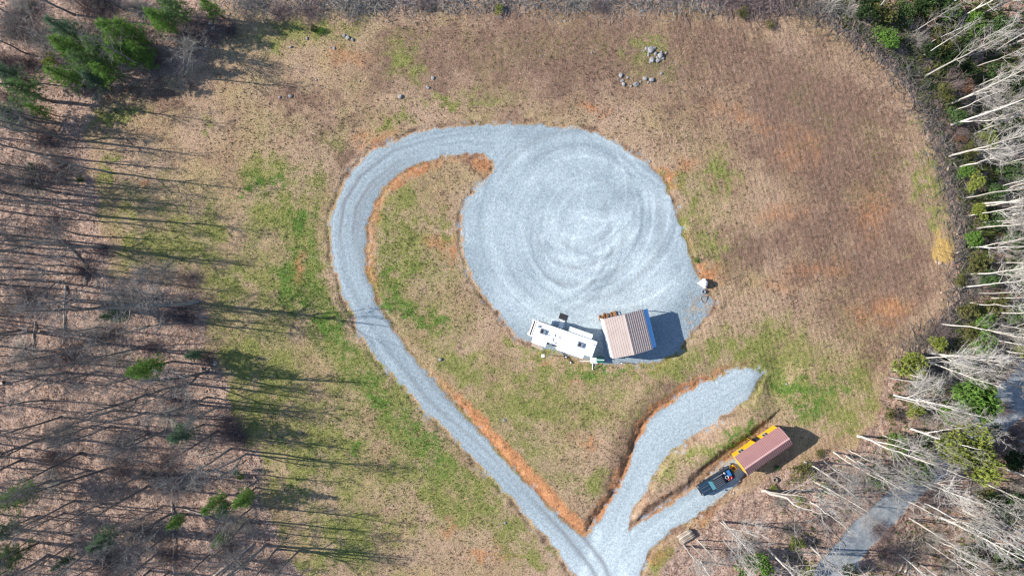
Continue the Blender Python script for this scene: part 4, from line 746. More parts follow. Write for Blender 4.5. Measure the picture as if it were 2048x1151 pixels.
Vv, Ff, Cc = blades(X, Y, cc, 3, np.where(isg, .16, .13) * rng.uniform(.6, 1.5, n), .035, rng, 1.1)
o = link('field_grass', np_mesh('field_grass', Vv, Ff, False, {'tone': Cc}), M['grass']); tag(o, 'short straw and green grass tufts growing over the clearing', 'grass', kind='stuff')
# dark weed clumps dotted over the field
rng, X, Y = scatter(26000, -62, 62, -43, 43, 92); keep = (look(gravel, X, Y) < .1) & (look(dC, X, Y) > 0) & (rng.random(len(X)) < .25 + .7 * (vn(X / 9, Y / 9, 99) > .5)); X, Y = X[keep], Y[keep]; n = len(X); q = rng.random((n, 1))
Vv, Ff, Cc = blades(X, Y, A_([.14, .10, .07]) * q + A_([.09, .07, .04]) * (1 - q), 7, rng.uniform(.12, .3, n), .03, rng, 1.6)
o = link('dry_weeds', np_mesh('dry_weeds', Vv, Ff, False, {'tone': Cc}), M['grass']); tag(o, 'dark dry weed clumps dotted over the field', 'weeds', kind='stuff')
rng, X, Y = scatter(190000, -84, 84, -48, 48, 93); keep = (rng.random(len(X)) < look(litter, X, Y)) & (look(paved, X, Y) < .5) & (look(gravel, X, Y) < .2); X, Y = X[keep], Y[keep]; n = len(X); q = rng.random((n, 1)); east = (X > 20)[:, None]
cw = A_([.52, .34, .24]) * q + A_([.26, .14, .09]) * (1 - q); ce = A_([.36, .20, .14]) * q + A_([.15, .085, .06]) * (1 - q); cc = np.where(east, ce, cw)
a = rng.uniform(0, 6.283, n); s = rng.uniform(.07, .14, n); tl = rng.normal(0, .45, (n, 2)); u = np.column_stack([np.cos(a), np.sin(a), tl[:, 0]]) * s[:, None]; v = np.column_stack([-np.sin(a), np.cos(a), tl[:, 1]]) * s[:, None] * .7; c = np.column_stack([X, Y, hz(X, Y) + .05])
Vv = np.stack([c - u, c + v, c + u, c - v], 1).reshape(-1, 3); Cc = np.column_stack([np.repeat(cc, 4, 0), np.ones(4 * n)])
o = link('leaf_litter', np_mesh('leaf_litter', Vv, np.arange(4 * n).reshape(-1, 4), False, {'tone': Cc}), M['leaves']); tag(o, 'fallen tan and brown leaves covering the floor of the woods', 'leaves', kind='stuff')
# low evergreen undergrowth of the right wood
rng, X, Y = scatter(60000, 40, 84, -46, 48, 94); east_d = look(dC, X, Y); keep = (east_d < -1) & (look(dR, X, Y) < -1.2) & (rng.random(len(X)) < sm(-28, 5, Y) * sm(.38, .62, fbm(X / 3.5, Y / 3.5, 96, 3)) * .8 + .06); X, Y = X[keep], Y[keep]; n = len(X)
q = fbm(X / 2.5, Y / 2.5, 97, 2)[:, None]; cc = A_([.07, .12, .04]) * (1 - q) + A_([.17, .19, .06]) * q
Vv, Ff, Cc = blades(X, Y, cc, 6, rng.uniform(.3, .9, n) * .8, .09, rng, 1.4); Vv[2::3, 2] += 0
o = link('undergrowth', np_mesh('undergrowth', Vv, Ff, False, {'tone': Cc}), M['leaf']); tag(o, 'low evergreen undergrowth covering the slope of the right wood', 'undergrowth', kind='stuff')
# pale stones strewn over the field
rng, X, Y = scatter(2600, -62, 66, -42, 42, 98); keep = (look(gravel, X, Y) < .1) & (look(dC, X, Y) > .3) & (rng.random(len(X)) < .25 + .75 * ((X > 40) | (Y > 25))); X, Y = X[keep][:900], Y[keep][:900]; n = len(X)
oc = A_([[1, 0, 0], [0, 1, 0], [-1, 0, 0], [0, -1, 0], [0, 0, .7], [0, 0, -.3]]); of = A_([[0, 1, 4], [1, 2, 4], [2, 3, 4], [3, 0, 4], [1, 0, 5], [2, 1, 5], [3, 2, 5], [0, 3, 5]]); s = rng.uniform(.04, .12, n)
Vv = (oc[None] * s[:, None, None] * rng.uniform(.7, 1.3, (n, 6, 1)) + np.column_stack([X, Y, hz(X, Y) + .02])[:, None]).reshape(-1, 3); Ff = (of[None] + (np.arange(n) * 6)[:, None, None]).reshape(-1, 3)
o = link('field_stones', np_mesh('field_stones', Vv, Ff), M['rock']); tag(o, 'small pale stones strewn over the field', 'stones', kind='stuff')

# ------------------------------------------------------------------ camper
def rv():
    X, Y = P(1124.8, 676.3, 3.5); t = thing('camper_trailer', 'long white camper trailer with three slide-outs parked on the gravel beside the carport', 'camper', (X, Y, zat(X, Y)), math.atan2(-.33, .944))
    mb = MB(); prof = [(-4.55, 1.75), (-2.6, 1.75), (-2.35, .55), (4.9, .55), (5.0, .8), (5.0, 3.35), (4.93, 3.45), (-4.4, 3.45), (-4.85, 3.2), (-4.95, 2.4), (-4.8, 1.9)]
    mb.prism(prof, 'y', -1.18, 1.18).build('body', M['white'], t)
    MB().bbox(-4.3, 4.96, -1.22, 1.22, 3.452, 3.53, .04).build('roof', M['rubberroof'], t)
    for k, (a, b) in enumerate(((-4.72, -4.56), (-4.45, -4.33))): MB().prism([(a, 3.3), (a + .03, 3.26), (b + .05, 3.42 + .06 * k), (b, 3.47 + .08 * k)], 'y', -1.12, 1.12).build('front_stripe', M['black'], t)
    MB().prism([(-4.96, 2.0), (-4.99, 2.2), (-4.99, 2.9), (-4.93, 3.15), (-4.90, 3.13), (-4.955, 2.9), (-4.955, 2.2), (-4.93, 2.0)], 'y', -.8, .8).build('nose_panel', M['grey'], t)
    for (a, b, c, d, zt) in ((.65, 4.05, 1.18, 1.95, 3.12), (-.25, 3.75, -1.78, -1.18, 3.3), (-3.95, -1.95, -2.0, -1.18, 3.2)):
        s = MB().box(a, b, c, d, .75, zt).build('slide_out', M['white'], t); MB().bbox(a - .04, b + .04, c - (.05 if c < 0 else -.01), d + (.05 if c > 0 else -.01), zt + .002, zt + .05, .02).build('slide_roof', M['rubberroof'], s)
        yy = d + .011 if c > 0 else c - .011; w = MB().box((a + b) / 2 - .5, (a + b) / 2 + .5, min(yy, yy - .02 * np.sign(yy)), max(yy, yy - .02 * np.sign(yy)) + .004, 1.5, 2.3).build('window', M['glass'], s)
    for xx in (-3.0, 2.75):
        a = MB().bbox(xx - .5, xx + .5, -.36, .36, 3.532, 3.82, .1).build('air_conditioner', M['grey'], t); MB().box(xx - .32, xx + .05, -.25, .25, 3.822, 3.832).build('grille', M['black'], a)
    for a, b in ((-1.35, .05), (-1.4, -.62)): q = MB().box(a - .23, a + .23, b - .23, b + .23, 3.532, 3.57).build('roof_vent', M['grey'], t); MB().bbox(a - .19, a + .19, b - .19, b + .19, 3.572, 3.66, .03).build('vent_lid', M['white'], q)
    MB().tube([(-3.75, .55, 3.53), (-3.75, .55, 3.66)], .2, 14).build('antenna_dome', M['grey'], t)
    for a, b in ((-.55, .12), (-.52, -.05), (-.8, -.95), (-2.05, -.2), (4.6, .6)): MB().tube([(a, b, 3.53), (a, b, 3.72)], .055, 8).build('vent_pipe', M['black'], t)
    MB().box(-.9, -.2, 1.182, 1.2, .9, 2.75).build('door', M['white'], t)
    MB().tube([(-4.0, 1.26, 3.38), (.4, 1.26, 3.38)], .06, 8).build('awning', M['black'], t)
    for xx in (1.1, 2.05):
        for s in (-1, 1): w = MB().tube([(xx, s * 1.12, .39), (xx, s * .9, .39)], .39, 16).build('wheel', M['black'], t); MB().tube([(xx, s * 1.135, .39), (xx, s * 1.122, .39)], .2, 12).build('rim', M['steel'], w)
    for xx in (-2.0, 4.6):
        for s in (-1, 1): MB().box(xx - .06, xx + .06, s * .85 - .06, s * .85 + .06, 0, .56).build('jack_leg', M['steel'], t)
    MB().box(-4.3, -4.2, -.12, .12, .0, 1.75).build('landing_leg', M['steel'], t)
    MB().box(5.0, 5.06, -1.1, 1.1, 1.0, 1.12).build('bumper', M['black'], t)
    for s in (-1, 1): MB().box(5.002, 5.03, s * 1.0 - .08, s * 1.0 + .08, 1.3, 1.6).build('tail_light', M['red'], t)
    c, s_ = math.cos(t.rotation_euler.z), math.sin(t.rotation_euler.z)
    def w2(a, b): return (X + a * c - b * s_, Y + a * s_ + b * c)
    sx, sy = w2(-.55, 1.2); st = thing('entry_steps', 'white four tread steps leading up to the camper door', 'steps', (sx, sy, zat(sx, sy)), t.rotation_euler.z)
    for i in range(4): MB().box(-.36, .36, 1.22 - .36 * i - .28, 1.22 - .36 * i, .2 + .2 * i, .24 + .2 * i).build('tread', M['white'], st)
    for s in (-1, 1): MB().prism([(1.25, 0), (1.25, .1), (.05, .83), (-.0, .75)], 'x', s * .37 - .02, s * .37 + .02).build('stringer', M['steel'], st)
    mx, my = w2(-.62, 2.95); m_ = MB().bbox(-.62, .62, -.42, .42, .0, .035, .01).build('door_mat', M['black'], None, loc=(mx, my, zat(mx, my) + .03), rot=(0, 0, t.rotation_euler.z)); tag(m_, 'dark rectangular mat on the gravel above the camper steps', 'mat')
    return t, w2
camper, w2 = rv()

# ------------------------------------------------------------------ carport
def ribs(mb, x0, x1, y0, z0, y1, z1, n, h=.03, w=.05):     # raised seams running along the slope direction
    for i in range(n):
        yy = 0
def carport():
    X, Y = P(1257, 668, 4.3); ang = math.atan2(.235, .972) ; t = thing('metal_carport', 'open brown roofed metal carport with a white left side sheet and blue right side sheet', 'carport', (X, Y, zat(X, Y)), ang)
    W2, L2, E, RG = 2.95, 2.95, 3.9, 4.95                     # half width across the ridge, half length, eave and ridge heights; ridge runs along local y
    for s, nm in ((-1, 0), (1, 0)):
        xe = s * W2; MB().add([(xe, -L2, E), (0, -L2, RG), (0, L2, RG), (xe, L2, E), (xe, -L2, E - .04), (0, -L2, RG - .04), (0, L2, RG - .04), (xe, L2, E - .04)],
           [(0, 1, 2, 3), (7, 6, 5, 4), (0, 4, 5, 1), (3, 2, 6, 7), (0, 3, 7, 4)] if s < 0 else [(3, 2, 1, 0), (4, 5, 6, 7), (1, 5, 4, 0), (7, 6, 2, 3), (4, 7, 3, 0)]).build('roof_slope', M['roofb'], t)
    rib = None
    for s in (-1, 1):
        for i in range(9):
            a = .16 + i * (W2 - .2) / 8.6; x_ = s * a; zz = RG - (RG - E) * a / W2
            if rib is None: rib = MB().prism([(-.05, 0), (-.03, .03), (.03, .03), (.05, 0)], 'y', -L2 - .01, L2 + .01).mesh('roof_rib'); rib.materials.append(M['roofb'])
            link('roof_rib', rib, None, t, (x_, 0, zz + .002), (0, s * math.atan2(RG - E, W2), 0))
    MB().prism([(-.14, RG - .02), (0, RG + .055), (.14, RG - .02), (.14, RG - .05), (0, RG + .02), (-.14, RG - .05)], 'y', -L2 - .02, L2 + .02).build('ridge_cap', M['roofb'], t)
    w = MB().box(-W2 - .02, -W2 + .04, -L2 + .05, L2 - .05, .3, E - .06).build('side_sheet', M['white'], t)
    for i in range(9): MB().box(-W2 - .045, -W2 - .022, -L2 + .05, L2 - .05, .55 + i * .38, .60 + i * .38).build('sheet_rib', M['white'], w)
    # outward sloping sheet on the far side
    q = MB(); q.add([(W2 - .1, -L2 + .1, E - .12), (W2 + .86, -L2 + .1, E - 1.25), (W2 + .86, L2 - .1, E - 1.25), (W2 - .1, L2 - .1, E - .12), (W2 - .13, -L2 + .1, E - .16), (W2 + .83, -L2 + .1, E - 1.29), (W2 + .83, L2 - .1, E - 1.29), (W2 - .13, L2 - .1, E - .16)],
          [(0, 1, 2, 3), (7, 6, 5, 4), (0, 4, 5, 1), (3, 2, 6, 7), (1, 5, 6, 2), (0, 3, 7, 4)]); sp = q.build('hanging_sheet', M['bluesheet'], t)
    for k in (.28, .62): MB().box(-.02, .02, -L2 + .1, L2 - .1, 0, .035, Matrix.Translation((W2 - .1 + .96 * k, 0, E - .12 - 1.13 * k)) @ Matrix.Rotation(math.atan2(1.13, .96), 4, 'Y')).build('sheet_rib', M['bluesheet'], sp)
    for s in (-1, 1):
        for yy in (-L2 + .1, -.95, .95, L2 - .1):
            MB().box(s * (W2 - .12) - .045, s * (W2 - .12) + .045, yy - .045, yy + .045, 0, E - .1).build('post', M['steel'], t)
    for yy in (-L2 + .1, -.95, .95, L2 - .1):
        MB().tube([(-W2 + .1, yy, E - .12), (0, yy, RG - .12), (W2 - .1, yy, E - .12)], .045, 5).build('rafter', M['steel'], t)
        MB().box(-W2 + .1, W2 - .1, yy - .03, yy + .03, E - .3, E - .22).build('tie_beam', M['steel'], t)
    MB().add([(-W2 + .1, L2 - .03, E - .1), (0, L2 - .03, RG - .08), (W2 - .1, L2 - .03, E - .1), (W2 - .1, L2 - .03, E - .75), (-W2 + .1, L2 - .03, E - .75), (-W2 + .1, L2 - .06, E - .1), (0, L2 - .06, RG - .08), (W2 - .1, L2 - .06, E - .1), (W2 - .1, L2 - .06, E - .75), (-W2 + .1, L2 - .06, E - .75)],
             [(4, 3, 2, 1, 0), (5, 6, 7, 8, 9), (0, 1, 6, 5), (1, 2, 7, 6), (2, 3, 8, 7), (3, 4, 9, 8), (4, 0, 5, 9)]).build('gable_panel', M['grey'], t)
    MB().box(-W2 + .1, W2 - .1, -L2 + .04, -L2 + .07, .9, E - .3).build('rear_sheet', M['grey'], t)
carport()

# ------------------------------------------------------------------ shed
def shed():
    X, Y = P(1514.4, 894.0); t = thing('storage_shed', 'yellow wooden barn shed with a red brown metal gambrel roof', 'shed', (X, Y, zat(X, Y) + .02), math.atan2(.563, .827))
    L, B, E = 3.8, 1.52, 2.35
    G_ = [(-B - .16, E - .12), (-1.05, E + .95), (0, E + 1.5), (1.05, E + .95), (B + .16, E - .12)]
    MB().box(-L, L, -B, B, .22, E).build('wall', M['yellow'], t)
    k = 0
    # the near (sunny) long wall is at +y
    for i in range(19):
        xx = -L + .2 + i * .4
        MB().box(xx - .012, xx + .012, B + .002, B + .022, .25, E - .02).build('siding_batten', M['yellow'], t)
    for s in (-1, 1):
        gw = MB().prism([(-B, E), (-1.0, E + .9), (0, E + 1.42), (1.0, E + .9), (B, E)], 'x', s * L - .02 if s > 0 else -L - .001, s * L + .001 if s > 0 else -L + .02).build('gable_wall', M['yellow'], t)
        for (p, q) in zip(G_[:-1], G_[1:]): MB().prism([(p[0], p[1] - .14), (q[0], q[1] - .14), (q[0], q[1] - .015), (p[0], p[1] - .015)], 'x', min(s * (L + .12), s * (L + .15)), max(s * (L + .12), s * (L + .15))).build('gable_trim', M['cream'], t)
    for p, q in zip(G_[:-1], G_[1:]):
        r = MB().prism([p, q, (q[0], q[1] + .03), (p[0], p[1] + .03)], 'x', -L - .16, L + .16).build('roof_panel', M['roofr'], t)
        a = math.atan2(q[1] - p[1], q[0] - p[0]); LL = math.hypot(q[0] - p[0], q[1] - p[1]); rb = MB().prism([(-.045, 0), (-.035, .10), (.035, .10), (.045, 0)], 'y', .02, LL - .02).mesh('roof_rib'); rb.materials.append(M['roofr'])
        for i in range(27): link('roof_rib', rb, None, r, (-L - .1 + i * .2985, p[0], p[1] + .031), (a, 0, 0))
    MB().prism([(-.16, E + 1.47), (0, E + 1.58), (.16, E + 1.47), (.16, E + 1.44), (0, E + 1.54), (-.16, E + 1.44)], 'x', -L - .18, L + .18).build('ridge_cap', M['ridge'], t)
    for xx in (-2.55, 1.75):
        w = MB().box(xx - .36, xx + .36, B + .024, B + .05, 1.0, 1.95).build('window', M['glass'], t); MB().box(xx - .42, xx + .42, B + .024, B + .06, .92, .998).build('sill', M['cream'], w); MB().box(xx - .02, xx + .02, B + .051, B + .065, 1.0, 1.95).build('muntin', M['cream'], w)
    MB().box(-.1, .8, B + .003, B + .03, .25, 2.2).build('doorway', M['black'], t)
    for xx, a in ((-.12, R(125)),):
        d = MB().box(0, .74, -.02, .02, .27, 2.18).build('door', M['yellow'], t, loc=(xx, B + .06, 0), rot=(0, 0, a)); MB().box(.62, .68, .022, .05, 1.1, 1.3).build('handle', M['black'], d)
    for xx in (-3.4, -1.2, 1.2, 3.4):
        for yy in (-1.2, 1.2): MB().box(xx - .2, xx + .2, yy - .2, yy + .2, -.1, .218).build('foundation_block', M['rock'], t)
    w = MB().box(-.35, .35, -.35, .35, 0, .03).mesh('window'); 
    MB().box(L + .002, L + .03, -.4, .4, 1.1, 1.9).build('window', M['glass'], t)
    c, s_ = math.cos(t.rotation_euler.z), math.sin(t.rotation_euler.z); wx_, wy_ = X + 4.35 * c + 1.0 * s_ * 0 , Y + 4.35 * s_
    b = thing('plastic_drum', 'blue plastic drum against the far gable end of the yellow shed', 'drum', (wx_, wy_, zat(wx_, wy_))); MB().tube([(0, 0, 0), (0, 0, .1), (0, 0, .85), (0, 0, .9)], [.27, .3, .3, .26], 16).build('barrel', M['blue'], b); MB().tube([(0, 0, .9), (0, 0, .93)], .2, 12).build('lid', M['white'], b)
shed()

# ------------------------------------------------------------------ pickup with loaded bed
def pickup():
    X, Y = P(1432, 961, .9); ang = math.atan2(-.528, -.849); t = thing('pickup_truck', 'dark blue pickup with a slatted roof rack and loaded bed parked before the yellow shed', 'pickup', (X, Y, zat(X, Y)), ang)
    b = MB(); b.prism([(-2.75, .5), (2.55, .5), (2.75, .6), (2.75, .95), (2.62, 1.12), (1.15, 1.2), (-.9, 1.2), (-.9, 1.0), (-2.7, 1.0), (-2.75, .9)], 'y', -.92, .92)
    b.box(-2.72, -.9, .84, .92, 1.0, 1.3); b.box(-2.72, -.9, -.92, -.84, 1.0, 1.3); b.box(-2.76, -2.7, -.84, .84, .95, 1.3)
    b.build('body', M['truck'], t)
    h = MB(); h.add([(1.12, -.72, 1.2), (2.6, -.62, 1.125), (2.6, .62, 1.125), (1.12, .72, 1.2), (1.15, -.6, 1.255), (2.5, -.5, 1.19), (2.5, .5, 1.19), (1.15, .6, 1.255)], [(4, 5, 6, 7), (0, 1, 5, 4), (1, 2, 6, 5), (2, 3, 7, 6), (3, 0, 4, 7)]).build('hood', M['truck'], t)
    for s in (-.3, .3): MB().box(1.3, 2.45, s - .015, s + .015, 1.235, 1.262, Matrix.Translation((0, 0, 0))).build('hood_line', M['steel'], t)
    c = MB(); c.add([(-.9, -.82, 1.2), (1.15, -.82, 1.2), (1.15, .82, 1.2), (-.9, .82, 1.2), (-.8, -.66, 1.78), (.5, -.66, 1.8), (.5, .66, 1.8), (-.8, .66, 1.78)], [(4, 5, 6, 7), (0, 1, 5, 4), (2, 3, 7, 6), (3, 0, 4, 7), (1, 2, 6, 5)]).build('cab', M['truck'], t)
    MB().add([(1.1, -.72, 1.245), (1.1, .72, 1.245), (.56, .6, 1.79), (.56, -.6, 1.79), (1.13, -.72, 1.25), (1.13, .72, 1.25), (.59, .6, 1.795), (.59, -.6, 1.795)], [(4, 5, 6, 7), (0, 1, 5, 4), (1, 2, 6, 5), (2, 3, 7, 6), (3, 0, 4, 7)]).build('windshield', M['teal'], t)
    for s in (-1, 1):
        MB().add([(-.7, s * .805, 1.3), (.9, s * .805, 1.3), (.5, s * .7, 1.7), (-.65, s * .7, 1.7), (-.7, s * .825, 1.3), (.9, s * .825, 1.3), (.5, s * .72, 1.7), (-.65, s * .72, 1.7)], [(4, 5, 6, 7), (3, 2, 1, 0), (0, 1, 5, 4), (2, 3, 7, 6)]).build('side_window', M['glass'], t)
        MB().box(.85, 1.0, s * 1.05 - .12, s * 1.05 + .12, 1.25, 1.42).build('mirror', M['truck'], t)
        MB().box(2.72, 2.78, s * .7 - .12, s * .7 + .12, .78, .95).build('headlight', M['cream'], t); MB().box(-2.78, -2.74, s * .82 - .07, s * .82 + .07, .8, 1.1).build('tail_light', M['red'], t)
        for xx in (1.75, -1.75):
            w = MB().tube([(xx, s * .96, .42), (xx, s * .68, .42)], .42, 18).build('wheel', M['black'], t); MB().tube([(xx, s * .975, .42), (xx, s * .962, .42)], .23, 12).build('rim', M['steel'], w)
        MB().box(1.25, 2.25, s * .92 - .06, s * .92 + .06, .98, 1.06).build('fender_flare', M['black'], t)
    MB().box(2.76, 2.9, -.85, .85, .5, .72).build('front_bumper', M['black'], t); MB().box(-2.9, -2.77, -.85, .85, .5, .68).build('rear_bumper', M['black'], t)
    MB().box(2.752, 2.77, -.5, .5, .74, 1.0).build('grille', M['black'], t)
    r = MB(); r.box(-.95, .65, -.7, -.66, 1.9, 1.95).box(-.95, .65, .66, .7, 1.9, 1.95).box(-.95, -.91, -.66, .66, 1.9, 1.95).box(.61, .65, -.66, .66, 1.9, 1.95)
    for xx in (-.7, .4):
        for s in (-1, 1): r.box(xx - .02, xx + .02, s * .68 - .02, s * .68 + .02, 1.75, 1.9)
    rk = r.build('roof_rack', M['black'], t)
    sl = MB().box(-.9, .6, -.028, .028, 1.915, 1.96).mesh('slat'); sl.materials.append(M['steel'])
    for i in range(5): link('slat', sl, None, rk, (0, -.52 + i * .26, 0))
    aw = MB().box(-1.3, .5, -.95, -.76, 1.84, 1.98).build('side_case', M['black'], t); MB().box(-1.2, .4, -.92, -.80, 1.981, 1.99).build('case_lid', M['steel'], aw)
    MB().box(-2.66, -.94, -.82, .82, 1.001, 1.03).build('bed_floor', M['black'], t)
    MB().tube([(-1.0, -.85, 1.3), (-1.0, -.8, 1.8), (-1.0, .8, 1.8), (-1.0, .85, 1.3)], .03, 6).build('bed_bar', M['black'], t)
    cs, sn = math.cos(ang), math.sin(ang); z0 = zat(X, Y)
    def put(nm, label, cat, a, b_, z, mb, m, rz=0, sub=None):
        o = thing(nm, label, cat, (X + a * cs - b_ * sn, Y + a * sn + b_ * cs, z0 + z), ang + rz); mb.build({'cooler': 'box', 'hose_coil': 'coil', 'fuel_can': 'can', 'tool_box': 'box', 'chainsaw': 'housing', 'bucket': 'pail', 'bag': 'sack'}[nm], m, o)
        if sub: sub[0].build(sub[1], sub[2], o)
    put('cooler', 'light blue box in the pickup bed beside the tailgate', 'cooler', -2.2, -.15, 1.03, MB().bbox(-.22, .22, -.4, .4, 0, .38, .03), M['blue'], 0, (MB().bbox(-.23, .23, -.41, .41, .382, .43, .02), 'lid', M['blue']))
    put('hose_coil', 'white coiled hose lying in the pickup bed', 'hose', -1.65, .22, 1.2, MB().ring((0, 0, 0), .24, .05).ring((0.02, 0, .09), .22, .045), M['white'])
    put('tool_box', 'dark blue tool box across the front of the pickup bed', 'tool box', -1.22, .05, 1.03, MB().bbox(-.16, .16, -.7, .7, 0, .3, .03), M['truck'], 0, (MB().box(-.04, .04, -.2, .2, .302, .33), 'handle', M['steel']))
    put('fuel_can', 'red fuel can near the side of the pickup bed', 'fuel can', -1.75, .66, 1.03, MB().bbox(-.17, .17, -.12, .12, 0, .38, .06), M['red'], 0, (MB().tube([(.1, 0, .38), (.2, 0, .46)], .03, 6), 'spout', M['yellow']))
    put('fuel_can', 'second red can at the rear corner of the pickup bed', 'fuel can', -2.2, .64, 1.03, MB().bbox(-.14, .14, -.12, .12, 0, .34, .06), M['red'], .4, (MB().tube([(.08, 0, .34), (.16, 0, .42)], .03, 6), 'spout', M['white']))
    put('bucket', 'white bucket in the middle of the pickup bed', 'bucket', -1.6, -.45, 1.03, MB().tube([(0, 0, 0), (0, 0, .36)], [.13, .16], 12), M['white'], 0, (MB().ring((0, 0, .36), .165, .015, 12, 4), 'rim', M['steel']))
    put('bag', 'blue sack slumped in the pickup bed', 'bag', -1.85, -.1, 1.03, MB().bbox(-.2, .2, -.16, .16, 0, .22, .09), M['blue'], .5)
    # small yellow machine behind the tailgate
    m_ = thing('yellow_mower', 'small yellow and black machine behind the pickup tailgate', 'mower', (X - 3.25 * cs + .1 * sn, Y - 3.25 * sn - .1 * cs, z0), ang + .3)
    MB().bbox(-.35, .35, -.42, .42, .25, .62, .08).build('deck', M['yellow'], m_); MB().bbox(-.2, .15, -.18, .18, .622, .85, .05).build('engine', M['black'], m_); MB().tube([(.1, -.3, .6), (-.5, -.32, 1.05), (-.5, .32, 1.05), (.1, .3, .6)], .025, 6).build('handle', M['steel'], m_)
    for a in (-.3, .3):
        for s in (-1, 1): MB().tube([(a, s * .44, .18), (a, s * .54, .18)], .18, 12).build('wheel', M['black'], m_)
    m2 = thing('yellow_ladder', 'yellow folded step ladder standing at the pickup rear corner', 'ladder', (X - 3.05 * cs + .85 * sn, Y - 3.05 * sn - .85 * cs, z0), ang - .3, tilt=(0, 0))
    for s in (-.2, .2): MB().tube([(0, s, 0), (.35, s * .8, 1.5)], .03, 5).build('rail', M['yellow'], m2)
    for i in range(5): MB().tube([(.06 + .06 * i, -.19, .27 * (i + 1)), (.06 + .06 * i, .19, .27 * (i + 1))], .02, 5).build('rung', M['steel'], m2)
pickup()

# ------------------------------------------------------------------ stacked logs
X, Y = P(1373.5, 1074, .5); LPX = math.atan2(.53, .848)
rg = random.Random(3); lm = []
for v in range(3):
    mb = MB(); mb.tube([(-1.15, 0, 0), (-.5, rg.uniform(-.02, .02), 0), (.5, rg.uniform(-.02, .02), 0), (1.15, 0, 0)], [.125, .12, .13, .12], 9); me_ = mb.mesh('cut_log', True); me_.materials.append(M['dead']); lm.append(me_)
k = 0; rown = ['upper end', 'second place', 'third place', 'middle', 'fifth place', 'lower end']
for lay, (cnt_, zz) in enumerate(((6, .13), (5, .35), (4, .57))):
    for i in range(cnt_):
        off = (i - (cnt_ - 1) / 2) * .262; sh = rg.uniform(-.12, .12)
        lx = X + math.cos(LPX) * sh + math.sin(LPX) * off; ly = Y + math.sin(LPX) * sh - math.cos(LPX) * off
        o = link('cut_log', lm[k % 3], None, None, (lx, ly, zat(X, Y) + zz), (rg.uniform(0, 6), 0, LPX + rg.uniform(-.03, .03))); o.rotation_euler = (0, 0, LPX + rg.uniform(-.03, .03)); k += 1
        tag(o, f"grey cut log in the {['bottom', 'middle', 'top'][lay]} layer of the log stack, {['first', 'second', 'third', 'fourth', 'fifth', 'sixth'][i]} from its upper side", 'log', 'logs stacked beside the lane')

# ------------------------------------------------------------------ yard things
def at(px, py, h=0):
    X, Y = P(px, py, h); return (X, Y, zat(X, Y))
t = thing('water_tank', 'white round tank with pale fittings at the right rim of the gravel pad', 'tank', at(1409, 566, 1.1)); MB().tube([(0, 0, 0), (0, 0, .15), (0, 0, 1.05), (0, 0, 1.25), (0, 0, 1.34)], [.5, .52, .52, .42, .18], 20).build('shell', M['white'], t, True)
MB().tube([(0, 0, 1.33), (0, 0, 1.42)], .12, 12).build('cap', M['cream'], t)
for a in ((-.62, 0), (.1, .6), (.2, -.62)): MB().bbox(a[0] - .14, a[0] + .14, a[1] - .1, a[1] + .1, 0, .9, .04).build('fitting', M['cream'], t)
t = thing('old_tyre', 'grey tyre lying beside the white tank', 'tyre', at(1407, 583)); MB().ring((0, 0, .1), .27, .1).build('tread', M['grey'], t, True); MB().ring((0, 0, .1), .16, .03).build('rim', M['steel'], t, True)
t = thing('hose', 'thin dark hose looped on the pale gravel below the white tank', 'hose', at(1409, 598)); MB().tube([(math.cos(a) * (.45 + .1 * math.sin(3 * a)), math.sin(a) * .5, .05) for a in np.linspace(0, 5.6, 26)] + [(.6, .9, .05)], .025, 5).build('tube', M['black'], t)
for (px, py, h, label, top) in ((1086, 711, 2.3, 'thin post with a white box on top below the camper', .22), (1243, 726, 1.5, 'short white topped stake below the carport', .07), (1303, 621, 0.9, 'short white stake at the upper right carport corner', .05)):
    t = thing('post', label, 'post', at(px, py, h)); MB().box(-.04, .04, -.04, .04, -.1, h - .2).build('shaft', M['wood'], t); MB().bbox(-top, top, -top, top, h - .198, h, .02).build('box', M['white'], t)
t = thing('green_bin', 'dark green lidded bin at the lower right end of the camper', 'bin', at(1201, 719, .9), -.05); MB().bbox(-.5, .5, -.42, .42, .05, .8, .03).build('bin_body', M['green'], t); MB().bbox(-.54, .54, -.46, .46, .802, .9, .04).build('lid', M['green'], t); MB().box(-.54, .54, -.04, .04, .902, .93).build('handle', M['white'], t)
t = thing('white_pallet', 'white pallet lying between the camper and the green bin', 'pallet', at(1188, 720), .0)
for i in range(5): MB().box(-.55, .55, -.42 + i * .18, -.30 + i * .18, .12, .14).build('board', M['white'], t)
for xx in (-.5, 0, .46): MB().box(xx, xx + .06, -.42, .42, 0, .118).build('bearer', M['white'], t)
a, b = P(1160, 722), P(1185, 722); t = thing('white_pipe', 'white pipe lying left of the green bin', 'pipe', (*a, zat(*a))); MB().tube([(0, 0, .08), (b[0] - a[0], b[1] - a[1], .08)], .05, 8).build('tube', M['white'], t); MB().tube([(b[0] - a[0] - .1, b[1] - a[1], .08), (b[0] - a[0] + .05, b[1] - a[1], .08)], .075, 8).build('coupling', M['grey'], t)
a, b = P(1184.5, 724), P(1185, 739); t = thing('white_pipe', 'white pipe pointing down from the green bin into the grass', 'pipe', (*a, zat(*a))); MB().tube([(0, 0, .25), (b[0] - a[0], b[1] - a[1], .12)], .05, 8).build('tube', M['white'], t); MB().tube([(0, 0, .2), (0, 0, .32)], .07, 8).build('coupling', M['grey'], t)
a, b = P(1120, 699), P(1142, 725); t = thing('sewer_hose', 'black hose with white couplings running from the camper into the grass', 'hose', (*a, zat(*a))); d_ = A_([b[0] - a[0], b[1] - a[1]])
MB().tube([(d_[0] * q, d_[1] * q + .04 * math.sin(q * 9), .16 - .08 * q) for q in np.linspace(0, 1, 9)], .055, 8).build('tube', M['black'], t)
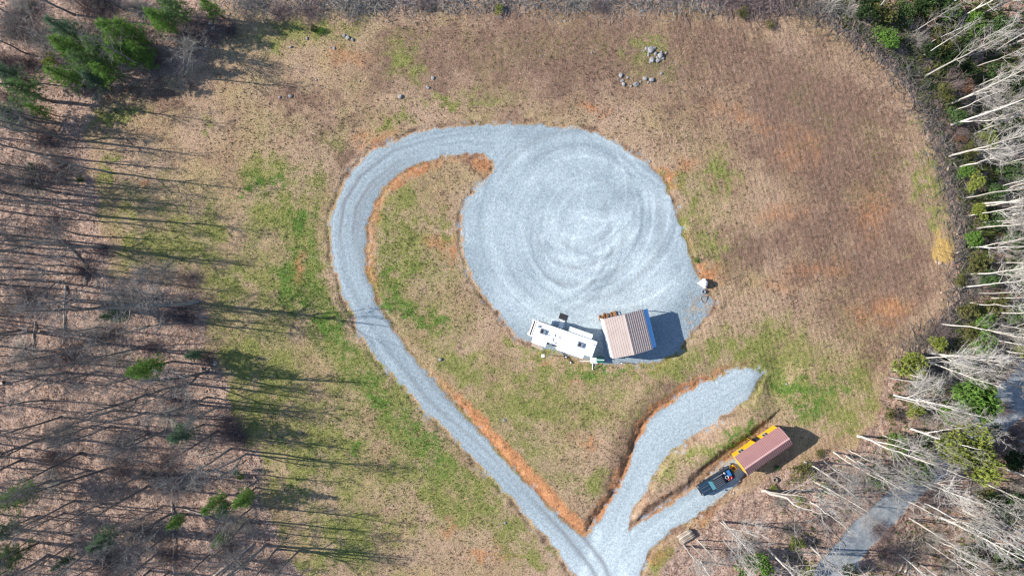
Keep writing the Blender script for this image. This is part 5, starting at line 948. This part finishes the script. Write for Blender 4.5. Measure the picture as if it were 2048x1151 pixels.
for q in (.5, .93): MB().tube([(d_[0] * q, d_[1] * q, .12), (d_[0] * (q + .07), d_[1] * (q + .07), .12)], .1, 8).build('coupling', M['white'], t)
a, b = P(1187, 739), P(1206, 727); t = thing('dark_line', 'thin dark line in the grass below the green bin', 'pole', (*a, zat(*a))); MB().tube([(0, 0, .05), (b[0] - a[0], b[1] - a[1], .08)], .035, 6).build('shaft', M['black'], t)  # black tube along a thin dark line in the grass
t = thing('satellite_dish', 'small white dish on a tripod between the lower camper slide-outs', 'dish', at(1099, 689, .6)); MB().tube([(0, 0, .5), (.08, .03, .56), (.16, .06, .66)], [.05, .24, .32], 14).build('bowl', M['white'], t)
for q in range(3): MB().tube([(0, 0, .55), (.35 * math.cos(q * 2.1), .35 * math.sin(q * 2.1), 0)], .02, 5).build('leg', M['steel'], t)
t = thing('wooden_pallet', 'pale boards stacked below the front end of the camper', 'boards', at(1075, 692, .1), -.33)
for i in range(4): MB().box(-.9, .9, -.28 + i * .15, -.16 + i * .15, .08, .12).build('board', M['pallet'], t)
for xx in (-.8, .7): MB().box(xx, xx + .08, -.28, .3, 0, .078).build('bearer', M['pallet'], t)
def chair(px, py, rz, label):
    t = thing('wooden_chair', label, 'chair', at(px, py, .5), rz, 'wooden chairs above the carport')
    MB().box(-.32, .3, -.3, .3, .34, .39).build('seat', M['wood'], t)
    for i in range(5): MB().box(-.02, .02, -.3 + i * .125, -.2 + i * .125, .36, 1.0, Matrix.Translation((-.32, 0, 0)) @ Matrix.Rotation(-.35, 4, 'Y') @ Matrix.Translation((.1, 0, 0))).build('back_slat', M['wood'], t)
    for s in (-1, 1):
        MB().box(-.38, .36, s * .37 - .06, s * .37 + .06, .56, .6).build('arm', M['wood'], t)
        for xx in (-.3, .28): MB().box(xx - .04, xx + .04, s * .35 - .04, s * .35 + .04, 0, .558).build('leg', M['wood'], t)
chair(1203, 634, 1.7, 'brown wooden chair at the upper left carport corner'); chair(1210.5, 631, 1.2, 'brown wooden chair between two others above the carport'); chair(1226, 627, 1.9, 'brown wooden chair standing apart right of the other two')
settle_labels()
